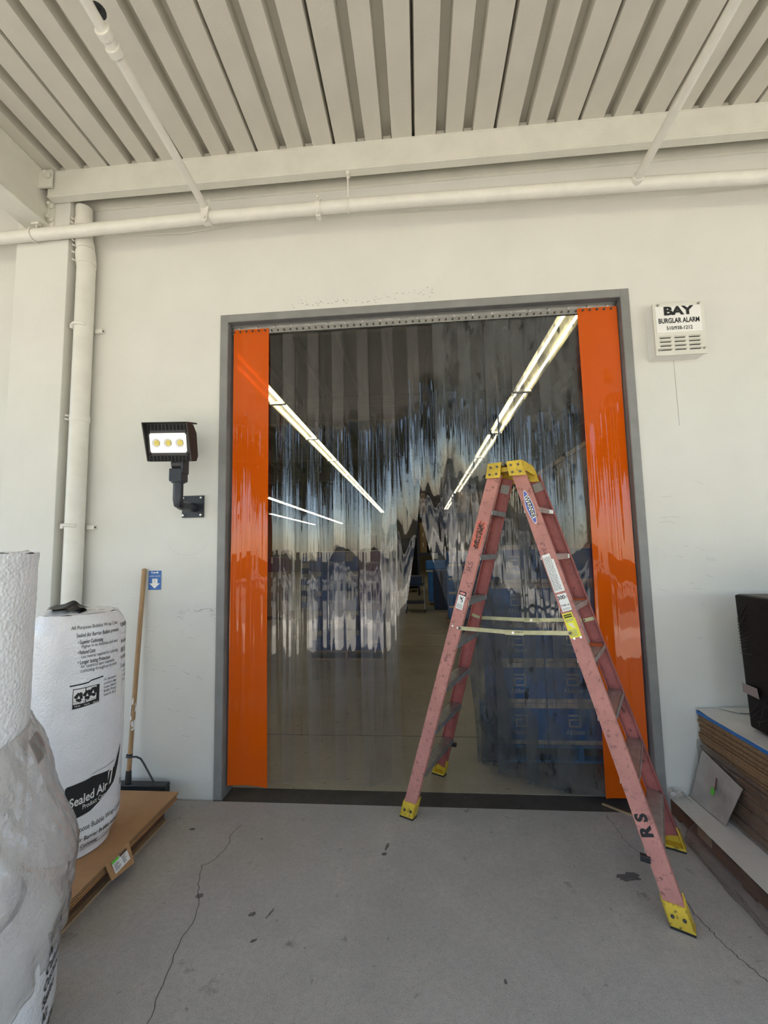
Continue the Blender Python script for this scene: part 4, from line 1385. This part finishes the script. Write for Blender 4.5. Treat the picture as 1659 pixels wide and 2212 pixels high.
def ws(u, v):
    return (1.812 + 1.0 * u, -1.26 + 1.25 * v, .6532 + .006 * abs(noise.noise(V((u * 6, v * 7, 2)))) + .010 * sstep((v - .9) / .1) * (1 - u))
w_ = MB().grid(ws, 24, 24).build('paper_sheet', 'white_sheet', org=(2.3, -.6, .653))
tag(w_, 'loose white sheet covering the top of the right cardboard stack', 'sheet')
so = w_.modifiers.new('thickness', 'SOLIDIFY')
so.thickness = .003
so.offset = 1
tag(MB().prism([(1.95, -.012, .668), (2.6, -.02, .668), (2.6, -.16, .668), (2.02, -.10, .668)], (0, 0, .004)).build('paper_sheet', 'white_sheet', org=(2.2, -.06, .668)), 'torn second white sheet lying at the back of the right stack', 'sheet')
# shrink film round the lower stack, with white address card, and slumped film on the floor
def sf_(u, v):
    y = -1.3 + 1.29 * u
    return (1.803 + .010 * noise.noise(V((y * 9, v * 4, 3))) - .012 * (1 - v), y, .11 + .36 * v - .06 * (1 - u) * v)
fm = MB().grid(sf_, 60, 20).build('shrink_film', 'clear_film', org=(1.80, -.6, .11), smooth=True)
tag(fm, 'clear shrink film round the lower half of the right cardboard stack', 'film')
s_ = fm.modifiers.new('thickness', 'SOLIDIFY')
s_.thickness = .001
cd = thing('address_card', (1.76, -.2, .2), 'white card with green mark tucked under film against the right stack', 'card')
MB().prism([(1.790, -.075, .425), (1.790, -.415, .363), (1.735, -.330, .115), (1.722, .0 - .03, .115)], (.004, 0, .001)).build('card', 'card_grey', cd)
g0 = V((1.752, -.22, .265))
MB().obox(g0 + V((-.004, .005, -.02)), V((.0004, 0, .0018)) * .1, V((0, .014, 0)), V((.004, 0, .020))).build('green_mark', 'green_label', cd)
MB().obox(g0 + V((.004, -.022, .035)), V((.0004, 0, .0018)) * .1, V((0, .006, 0)), V((.007, 0, .035))).build('dark_mark', 'wood_dark', cd)
mb = MB()
for i in range(4):
    mb.obox(g0 + V((.0, -.045 - i * .016, .015 - i * .01)), V((.0004, 0, .0018)) * .1, V((0, .003, 0)), V((.005, 0, .022)))
mb.build('fine_print', 'grey_ink', cd)
def slump(u, v):
    y = -1.45 + 1.15 * u
    bul = math.sin(PI * min(1, v * 1.1)) * .035
    x = 1.585 - (.035 + .045 * math.sin(2.2 * u + .3)) * v - bul
    return (x + .012 * noise.noise(V((y * 8, v * 4, 1))), y + .02 * noise.noise(V((y * 5, v * 3, 6))), max(.003, .108 * (1 - v) ** 1.2 + .014 * noise.noise(V((y * 10, v * 5, 2))) * v * (1 - v) * 4))
sl = MB().grid(slump, 70, 20).build('slumped_film', 'clear_film', org=(1.55, -.8, 0), smooth=True)
tag(sl, 'crumpled clear film hanging from the right pallet down to the floor', 'film')
s_ = sl.modifiers.new('thickness', 'SOLIDIFY')
s_.thickness = .001
tf = MB().grid(lambda u, v: (1.57 + .11 * u + .02 * noise.noise(V((u * 5, v * 5, 1))), -.10 + .10 * v - .03 * u, .115 + .05 * math.sin(PI * u) * (.6 + .6 * noise.noise(V((u * 4, v * 3, 8)))) + .012), 22, 12).build('film_scrap', 'bag_film', org=(1.65, -.06, .11), smooth=True)
tag(tf, 'small scrap of cloudy film bunched on the far corner of the right pallet', 'film')
s_ = tf.modifiers.new('thickness', 'SOLIDIFY')
s_.thickness = .001

bb = thing('wrapped_box', (2.35, -.9, .675), 'big black shrink-wrapped box on top of the right cardboard stack', 'box')
def bxs(z):
    return 1.912 + .002 * math.sin(z * 9)
mb = MB()
mb.add([(bxs(.675) + .008, -.335, .675), (2.8, -.335, .675), (2.8, -1.25, .675), (1.92, -1.25, .675), (1.905, -.325, 1.446), (2.8, -.325, 1.446), (2.8, -1.25, 1.446), (1.905, -1.25, 1.446)],
       [(0, 1, 2, 3), (4, 7, 6, 5), (0, 4, 5, 1), (1, 5, 6, 2), (2, 6, 7, 3), (3, 7, 4, 0)])
mb.build('wrap', 'black_wrap', bb, bevel=.012)
M['dark_top'] = pmat('dusty_dark_lid', (.06, .058, .055), .6, var=.2)
Bx(1.92, 2.79, -1.24, -.335, 1.4462, 1.4485).build('lid', 'dark_top', bb)
M['crease'] = pmat('stretched_film_crease', (.022, .021, .021), .3, var=.3)
M['grey_strap'] = pmat('grey_paper_strip', (.23, .19, .18), .6, var=.1)
MB().add([(1.9035, -.325, .925), (1.9035, -.44, .925), (1.9035, -.45, .868), (1.9035, -.326, .872)], [(0, 1, 2, 3)]).build('paper_label', 'grey_strap', bb)
mb = MB()
r = random.Random(4)
for i in range(16):
    y = -.34 - r.random() * .5
    mb.tube([(1.9025, y, .70 + r.random() * .1), (1.9025, y - .05 - .1 * r.random(), .80 + r.random() * .08)], .0018, 5)
for i in range(12):
    y = -.335
    mb.tube([(1.9025, y, 1.10 + i * .018), (1.9025, y - .05 - .05 * r.random(), 1.11 + i * .026)], .0014, 5)
mb.build('film_creases', 'crease', bb)['kind'] = 'stuff'

# wood splinter on the floor in the door corner
tag(MB().bar((1.195, .06, .006), (1.40, -.115, .006), .012, .010).build('wood_strip', 'wood'), 'thin strip of wood lying at the foot of the right orange strip', 'wood')

# ------------------------------------------------------------------ INSIDE THE WAREHOUSE
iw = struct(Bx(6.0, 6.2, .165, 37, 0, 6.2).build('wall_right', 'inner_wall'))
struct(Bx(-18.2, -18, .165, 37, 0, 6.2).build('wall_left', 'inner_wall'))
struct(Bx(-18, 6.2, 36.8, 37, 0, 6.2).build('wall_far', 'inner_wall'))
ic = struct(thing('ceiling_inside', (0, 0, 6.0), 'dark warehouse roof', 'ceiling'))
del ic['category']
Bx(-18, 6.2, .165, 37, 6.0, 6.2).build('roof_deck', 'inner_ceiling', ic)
struct(Bx(-12, 9, .0, .165, 5.2, 6.2).build('wall_back_upper', 'wall'))
for i, y in enumerate((3.4, 8.2, 13.0, 17.8, 22.6, 27.4, 32.2)):
    o = MB().box(-18, 6.2, y - .09, y + .09, 5.3, 5.98).build('roof_beam', 'inner_beam', org=(0, y, 5.6), bevel=.01)
    tag(o, f'dark timber roof beam inside the warehouse, {ORD[i]} from the doorway', 'beam', 'warehouse roof beams')
pj = MB()
for i in range(28):
    x = -17.6 + i * .85
    Bx(x, x + .06, .2, 36.8, 5.75, 5.99).build('purlin', 'inner_beam', ic)

FXM = {}
def fx_mesh():
    FXM['body'] = MB().prism([(-.10, -1.2, .10), (-.15, -1.2, .02), (-.14, -1.2, .012), (-.045, -1.2, .075), (.045, -1.2, .075), (.14, -1.2, .012), (.15, -1.2, .02), (.10, -1.2, .10)], (0, 2.4, 0)).mesh('reflector', 'reflector')
    FXM['chan'] = Bx(-.045, .045, -1.2, 1.2, .035, .075).mesh('ballast_channel', 'reflector')
    FXM['tube'] = MB().tube([(0, -1.17, 0), (0, 1.17, 0)], .019, 10).mesh('tube', 'tube')
    FXM['end'] = Bx(-.14, .14, -.02, .02, -.012, .09).mesh('end_bracket', 'steel_paint')
    sl = MB()
    for i in range(22):
        y = -1.13 + i * .105
        for s in (-1, 1):
            sl.obox((s * .128, y, .052), (.001 * s, 0, .001), (0, .034, 0), (s * .014, 0, -.022))
    FXM['slots'] = sl.mesh('uplight_slots', 'light_dark')
fx_mesh()
def fixture(x, y, z, label):
    t_ = thing('light_fixture', (x, y, z), label, 'lamp', 'fluorescent fixtures inside the warehouse')
    relink(FXM['body'], 'reflector', t_, (0, 0, 0))
    relink(FXM['chan'], 'ballast_channel', t_, (0, 0, 0))
    relink(FXM['slots'], 'uplight_slots', t_, (0, 0, 0))
    for s in (-.075, .075):
        relink(FXM['tube'], 'tube', t_, (s, 0, .015))
    for s in (-1.2, 1.2):
        relink(FXM['end'], 'end_bracket', t_, (0, s, 0))
    MB().tube([(x, y, z + .09), (x, y, 5.98)], .006, 6).build('hanger_rod', 'steel_paint', t_)
for rn, x, y0, n_, z in (('right-hand', 1.70, 1.23, 9, 4.24), ('left-hand', -2.46, 1.74, 10, 4.42), ('far left', -7.0, 16.0, 8, 4.35), ('farthest left', -9.7, 24.0, 5, 4.35)):
    for i in range(n_):
        fixture(x, y0 + 1.2 + i * 2.44 - (0 if rn[0] != 'r' else 0), z, f'twin tube light fixture, {ORD[i]} from the doorway in the {rn} row')

# cartons with printed logo
def logo_strokes(mb, o, ex, ey, s, st=.13):
    """square spiral letter a"""
    o, ex, ey = V(o), V(ex), V(ey)
    segs = [((-.5, .5), (.5, .5)), ((.5, .5), (.5, -.5)), ((.5, -.5), (-.5, -.5)), ((-.5, -.5), (-.5, .12)), ((-.5, .12), (.22, .12))]
    for (ax, ay), (bx_, by) in segs:
        x0, x1 = min(ax, bx_) - st / 2, max(ax, bx_) + st / 2
        y0, y1 = min(ay, by) - st / 2, max(ay, by) + st / 2
        mb.add([o + ex * s * x + ey * s * y for x, y in ((x0, y0), (x1, y0), (x1, y1), (x0, y1))], [(0, 1, 2, 3)])
    return mb
def carton(x0, x1, y0, y1, z0, z1, body, label, group, kind, name='carton'):
    c = V(((x0 + x1) / 2, y0, z0))
    o = Bx(x0 + .003, x1 - .003, y0, y1, z0 + .0015, z1 - .0015).build(name, body, org=c, bevel=.004)
    tag(o, label, 'carton', group)
    ex, ey = V((1, 0, 0)), V((0, 0, 1))
    w_, h_ = x1 - x0, z1 - z0
    if kind == 'logo':                              # small logo and word in one line
        mb = MB()
        logo_strokes(mb, (x0 + w_ * .36, y0 - .0015, z0 + h_ * .42), ex, ey, h_ * .16)
        mb.build('printed_logo', 'logo', o)
        mb = MB()
        put_text(mb, 'Abbott', h_ * .20, plane_fn((x0 + w_ * .66, y0 - .0015, z0 + h_ * .42), ex, ey), 0, .9)
        mb.build('lettering', 'logo', o)
    elif kind == 'end':
        MB().add([(x0 + .005, y0 - .0015, z0 + h_ * .50), (x0 + w_ * .58, y0 - .0015, z0 + h_ * .50), (x0 + w_ * .58, y0 - .0015, z0 + h_ * .98), (x0 + .005, y0 - .0015, z0 + h_ * .98)], [(0, 1, 2, 3)]).build('address_label', 'dull_label', o)
        MB().add([(x0 + w_ * .58, y0 - .0015, z0 + h_ * .74), (x1 - .005, y0 - .0015, z0 + h_ * .74), (x1 - .005, y0 - .0015, z0 + h_ * .98), (x0 + w_ * .58, y0 - .0015, z0 + h_ * .98)], [(0, 1, 2, 3)]).build('tape_band', 'dull_label', o)
    elif kind == 'big':                             # big logo, pale bands at top and bottom edge
        for za, zb in ((.0, .11), (.87, 1.0)):
            MB().add([(x0 + .006, y0 - .0015, z0 + h_ * za + .002), (x1 - .006, y0 - .0015, z0 + h_ * za + .002), (x1 - .006, y0 - .0015, z0 + h_ * zb - .002), (x0 + .006, y0 - .0015, z0 + h_ * zb - .002)], [(0, 1, 2, 3)]).build('pale_band', 'pale_band', o)
        mb = MB()
        logo_strokes(mb, (x0 + w_ * .50, y0 - .0015, z0 + h_ * .57), ex, ey, h_ * .26, .16)
        mb.build('printed_logo', 'logo', o)
        mb = MB()
        put_text(mb, 'Abbott', h_ * .17, plane_fn((x0 + w_ * .50, y0 - .0015, z0 + h_ * .30), ex, ey), .0005, .95)
        mb.build('lettering', 'logo', o)
    elif kind == 'band':
        MB().add([(x0 + .005, y0 - .0015, z0 + h_ * .86), (x1 - .005, y0 - .0015, z0 + h_ * .86), (x1 - .005, y0 - .0015, z0 + h_ * .99), (x0 + .005, y0 - .0015, z0 + h_ * .99)], [(0, 1, 2, 3)]).build('pale_band', 'pale_band', o)
    elif kind == 'tape':
        xm = (x0 + x1) / 2
        MB().add([(xm - .02, y0 - .0015, z0 + h_ * .6), (xm + .02, y0 - .0015, z0 + h_ * .6), (xm + .02, y0 - .0015, z1 - .003), (xm - .02, y0 - .0015, z1 - .003)], [(0, 1, 2, 3)]).build('tape', 'pale_band', o)
    return o
LAY = ['bottom', 'second', 'third', 'fourth', 'fifth', 'top']
# centre pallet
pallet('pallet', -1.86, -.61, 3.97, 4.95, .145, 'wooden pallet under the navy cartons in the middle of the warehouse', 'wood', 7, 'x')
for L_ in range(5):
    z0 = .147 + L_ * .322
    for j, (xa, xb, bd_, kd, wd) in enumerate(((-1.85, -1.64, 'navy', 'end', 'left end'), (-1.64, -1.235, 'navy', 'logo', 'centre left'), (-1.235, -1.02, 'navy', 'end', 'centre right'), (-1.02, -.62, 'maroon' if L_ > 1 else 'navy', 'logo', 'right end'))):
        carton(xa, xb, 3.98, 4.55, z0, z0 + .322, bd_ if not (j == 2 and L_ % 2) else 'navy_dark', f'{"maroon" if bd_ == "maroon" else "navy"} carton at the {wd} of the {LAY[L_] if L_ < 4 else "top"} layer on the centre pallet', 'cartons on the centre pallet', kd)
tag(Bx(-1.86, -.61, 3.975, 4.60, 1.7575, 1.770).build('cardboard_lid', 'pale_band', org=(-1.2, 4.2, 1.7575)), 'pale cardboard sheet lying on top of the centre pallet load', 'sheet')
wf = tag(MB().grid(lambda u, v: (-.603 + .006 * noise.noise(V((u * 6, v * 22, 1))), 3.97 + .62 * u, .15 + 1.6 * v), 10, 60).build('stretch_film', 'clear_film', org=(-.6, 4.2, .15), smooth=True), 'glossy stretch film on the right side of the centre pallet load', 'film')
wf.modifiers.new('thickness', 'SOLIDIFY').thickness = .001
# right stack just behind the curtain
pp = pallet('pallet', .60, 1.95, .64, 1.72, .130, 'blue plastic pallet under the big blue cartons behind the curtain', 'pale_blue', 5, 'x')
for L_ in range(5):
    z0 = .132 + L_ * .330
    for j, (xa, xb, wd) in enumerate(((.60, 1.025, 'left'), (1.025, 1.46, 'middle'), (1.46, 1.90, 'right'))):
        carton(xa, xb, .66, 1.25, z0, z0 + .330, 'blue_carton' if j < 2 else 'navy', f'large blue carton, {wd} of the {LAY[L_] if L_ < 4 else "top"} layer behind the dirty strips', 'large blue cartons behind the curtain', 'big')
# small blue stack and narrow wrapped column further back
pallet('pallet', .62, 1.75, 7.15, 8.1, .12, 'pallet under the second blue carton stack, half hidden by the ladder', 'wood', 5, 'x')
for L_ in range(5):
    z0 = .122 + L_ * .322
    for j, (xa, xb, wd) in enumerate(((.66, 1.15, 'left'), (1.15, 1.66, 'right'))):
        carton(xa, xb, 7.16, 7.7, z0, z0 + .322, 'blue_carton', f'blue carton, {wd} of the {LAY[L_] if L_ < 4 else "top"} layer in the stack seen past the ladder', 'blue cartons seen past the ladder', 'band')
pallet('pallet', .26, .80, 10.9, 11.7, .10, 'small pallet under the narrow film-wrapped blue load', 'wood', 4, 'x')
nb = thing('wrapped_load', (.45, 11.2, .1), 'narrow film-wrapped blue load with a blue tray on top', 'load')
MB().grid(lambda u, v: (.43 + (.17 + .012 * noise.noise(V((v * 24, u * 9, 4)))) * math.copysign(abs(math.cos(2 * PI * u)) ** .5, math.cos(2 * PI * u)), 11.2 + .22 * math.copysign(abs(math.sin(2 * PI * u)) ** .5, math.sin(2 * PI * u)), .10 + 1.02 * v), 40, 60, True).build('wrapped_body', 'blue_carton', nb, True)
Bx(.20, .86, 10.95, 11.5, 1.12, 1.42).build('tray', 'blue_carton', nb, bevel=.05)
Bx(.20, .86, 10.94, 10.95, 1.06, 1.11).build('pale_band', 'pale_band', nb)
dc = thing('dark_cabinet', (.62, 9.75, 0), 'dark navy upright cabinet standing beside the narrow blue load', 'cabinet')
Bx(.40, .95, 9.75, 10.3, 0, 1.16).build('body', 'navy_dark', dc, bevel=.01)
Bx(.60, .67, 9.744, 9.752, .02, 1.1).build('door_gap', 'black', dc)

# pallet rack with dark wrapped loads
rk = thing('pallet_rack', (.6, 14, 0), 'tall dark pallet rack at the back of the aisle', 'rack')
for x in (-.05, 1.45, 3.2):
    for y in (14.0, 15.0):
        Bx(x - .04, x + .04, y - .04, y + .04, 0, 4.0).build('upright', 'rack', rk)
for z in (1.55, 3.1):
    for y in (14.0, 15.0):
        for xa, xb in ((-.01, 1.41), (1.49, 3.16)):
            Bx(xa, xb, y - .025, y + .025, z, z + .11).build('rack_beam', 'rack', rk)
    for xa, xb in ((-.01, 1.41), (1.49, 3.16)):
        Bx(xa, xb, 14.03, 14.97, z + .09, z + .112).build('shelf_board', 'wood_dark', rk)
i = 0
for z0, hgt in ((1.664, 1.2), (3.214, .85)):
    for xa, xb, mt_, kd in ((.02, .30, 'tan_carton', 'tape'), (.32, 1.02, 'black_wrap', 'wrap'), (1.55, 1.95, 'tan_carton', 'tape'), (2.0, 2.9, 'tan_carton', 'tape')):
        lvl_ = 'lower' if z0 < 2 else 'upper'
        n_ = 3 if kd == 'tape' else 4
        for q in range(n_):
            za, zb = z0 + hgt * q / n_, z0 + hgt * (q + 1) / n_
            pos = {.02: 'left end', .32: 'left bay', 1.55: 'right bay', 2.0: 'right end'}[xa]
            if kd == 'tape':
                carton(xa, xb, 14.05, 14.8, za, zb, mt_, f'brown carton at the {pos} of the {lvl_} rack shelf, {LAY[q]} of three', 'brown cartons on the rack', 'tape')
            else:
                o = Bx(xa, xb, 14.05, 14.8, za + .002, zb - .002).build('wrapped_case', mt_, org=(xa, 14.05, za), bevel=.012)
                tag(o, f'black wrapped case in the left bay of the {lvl_} rack shelf, {LAY[q]} of four', 'case', 'black wrapped cases on the rack')
sgn = tag(Bx(.50, .72, 13.966, 13.9745, 1.42, 1.64).build('notice', 'white_label', org=(.61, 13.97, 1.5)), 'small white notice hung on the front of the dark rack', 'notice')
for q, (xa, xb, za, zb) in enumerate(((.40, .78, 0, .42), (.42, .76, .425, .80), (.44, .74, .805, 1.15))):
    carton(xa + .02, xb + .02, 14.1, 14.7, za, zb, 'tan_carton', f'brown carton on the floor under the dark rack, {LAY[q]} of three', 'brown cartons under the rack', 'tape')

# left aisle goods
pallet('pallet', -4.75, -3.62, 8.0, 9.0, .12, 'wooden pallet under the brown wrapped cartons at the left', 'wood', 5, 'x')
for L_ in range(4):
    for j, (xa, xb, wd) in enumerate(((-4.70, -4.18, 'left'), (-4.18, -3.66, 'right'))):
        carton(xa, xb, 8.05, 8.8, .122 + L_ * .38, .122 + (L_ + 1) * .38, 'tan_carton' if L_ < 3 else 'maroon', f'brown carton, {wd} of the {LAY[L_] if L_ < 3 else "top"} layer on the left aisle pallet', 'brown cartons on the left pallet', 'tape')
for L_ in range(5):
    carton(-3.85, -3.25, 10.6, 11.3, .002 + L_ * .36, .002 + (L_ + 1) * .36, 'navy_dark' if L_ % 2 else 'navy', f'navy carton, {LAY[L_] if L_ < 4 else "top"} of the column behind the left pallet', 'navy cartons in the left column', 'end')
yp = thing('bollard', (-2.35, 6.4, 0), 'slim yellow guard post at the left of the centre pallet', 'post')
MB().tube([(-2.35, 6.4, .004), (-2.35, 6.4, 1.72)], .025, 12).build('post', 'yellow', yp, True)
MB().tube([(-2.35, 6.4, 0), (-2.35, 6.4, .012)], .08, 16).build('base_plate', 'rack', yp)
# dark wrapped loads behind the centre pallet
for nm, xa, xb, y, h in (('behind the left half of the centre pallet', -3.4, -2.2, 12.5, 2.7), ('behind the middle of the centre pallet', -2.1, -1.0, 13.5, 2.4), ('between the centre pallet and the cart', -.75, -.05, 15.5, 2.3)):
    wl = thing('wrapped_load', (xa, y, 0), 'tall black shrink-wrapped pallet load ' + nm, 'load', 'black wrapped loads')
    Bx(xa, xb, y, y + 1, .14, h).build('wrap', 'black_wrap', wl, bevel=.03)
    Bx(xa, xb, y, y + 1, .10, .138).build('pallet_deck', 'wood', wl)
    for q in range(3):
        x = xa + (xb - xa - .1) * q / 2
        Bx(x, x + .1, y, y + 1, .0, .10).build('pallet_block', 'wood', wl)
# stock cart
ct = thing('stock_cart', (-.1, 9.5, 0), 'low metal stock cart with two shelves and a push handle', 'cart')
for z in (.25, .75):
    Bx(-.42, .12, 9.2, 9.9, z, z + .03).build('shelf', 'rack', ct, bevel=.004)
for x in (-.41, .11):
    for y in (9.21, 9.89):
        MB().tube([(x, y, .10), (x, y, 1.0 if y > 9.5 else .78)], .014, 8).build('leg', 'alu', ct)
        MB().tube([(x - .015, y, .05), (x + .015, y, .05)], .05, 14).build('wheel', 'black', ct)
MB().tube([(-.41, 9.89, 1.0), (.11, 9.89, 1.0)], .014, 8).build('handle', 'alu', ct)
Bx(-.35, .05, 9.3, 9.8, .782, 1.0).build('tray', 'navy_dark', ct, bevel=.01)
# hanging tan sign frame and pipe inside right
hs = thing('hanging_bracket', (1.05, 2.6, 2.3), 'L-shaped tan bracket hanging behind the curtain near the ladder top', 'bracket')
Bx(1.09, 1.13, 2.6, 2.63, 2.28, 2.85).build('upright', 'inner_wall', hs, bevel=.003)
Bx(.93, 1.13, 2.6, 2.63, 2.22, 2.30).build('foot_bar', 'inner_wall', hs, bevel=.003)
# tan office partition to the right
MB().tube([(1.11, 2.615, 2.85), (1.11, 2.615, 6.0)], .01, 6).build('drop_rod', 'inner_beam', hs)
pt = thing('partition', (3.0, 5, 0), 'tan plywood partition standing on the right side of the warehouse', 'partition')
for q in range(5):
    Bx(2.60, 2.66, 3.2 + q * 1.22, 4.41 + q * 1.22, 0, 3.3).build('panel', 'inner_wall', pt, bevel=.006)
Bx(2.58, 2.68, 3.2, 9.3, 3.3, 3.38).build('top_rail', 'wood', pt)

# ------------------------------------------------------------------ trees outside (seen mirrored in the strips)
def leaf_mesh(sd, rad, hgt, n):
    r = random.Random(sd)
    mb = MB()
    cl = []
    for i in range(16):
        a, q = r.uniform(0, 2 * PI), rad * .75 * math.sqrt(r.random())
        cl.append((V((q * math.cos(a), q * math.sin(a), r.uniform(.25, 1) * hgt)), rad * r.uniform(.28, .48)))
    for i in range(n):
        c, cr = r.choice(cl)
        d = V((r.gauss(0, 1), r.gauss(0, 1), r.gauss(0, 1))).normalized() * cr * r.random() ** .4
        p = c + d
        u = V((r.gauss(0, 1), r.gauss(0, 1), r.gauss(0, 1))).normalized()
        w = u.cross(V((r.gauss(0, 1), r.gauss(0, 1), r.gauss(0, 1)))).normalized()
        s = r.uniform(.11, .22)
        mb.add([p - u * s * 1.6, p + w * s * .7, p + u * s * 1.6, p - w * s * .7], [(0, 1, 2, 3)])
    return mb
LM = [leaf_mesh(s, 2.3, 5.2, 3600).mesh('crown', 'leaf') for s in (1, 2, 3)]
TM = MB().tube([(0, 0, 0), (.1, .05, 2.6), (-.05, 0, 5.2), (.1, .1, 7.2)], [.22, .16, .12, .05], 10).tube([(.05, 0, 3.2), (.8, .2, 5.0), (1.2, .3, 6.2)], [.09, .06, .03], 7).tube([(0, 0, 3.6), (-.7, -.3, 5.2), (-1.3, -.4, 6.4)], [.08, .06, .03], 7).mesh('trunk', 'bark', smooth=True)
r = random.Random(21)
for i in range(15):
    row = i % 2
    x = -29 + i * 4.3 + r.uniform(-.2, .2)
    y = -19 - row * 9.5 - r.uniform(0, .8)
    s = r.uniform(1.3, 1.5) + .1 * row
    tr = thing('tree', (x, y, -.02), 'leafy olive-green tree across the yard, mirrored in the clear strips', 'tree', 'trees across the yard')
    tr.scale = (s, s, s * r.uniform(.85, 1.15))
    tr.rotation_euler = (0, 0, r.uniform(0, 6))
    relink(LM[i % 3], 'crown', tr, (0, 0, 2.6))
    relink(TM, 'trunk', tr, (0, 0, 0))
hd = struct(Bx(-40, 40, -34.5, -34, -.02, 1.6).build('added_yard_wall', 'inner_wall'))  # unseen low wall, added and kept dark for the strips' reflection
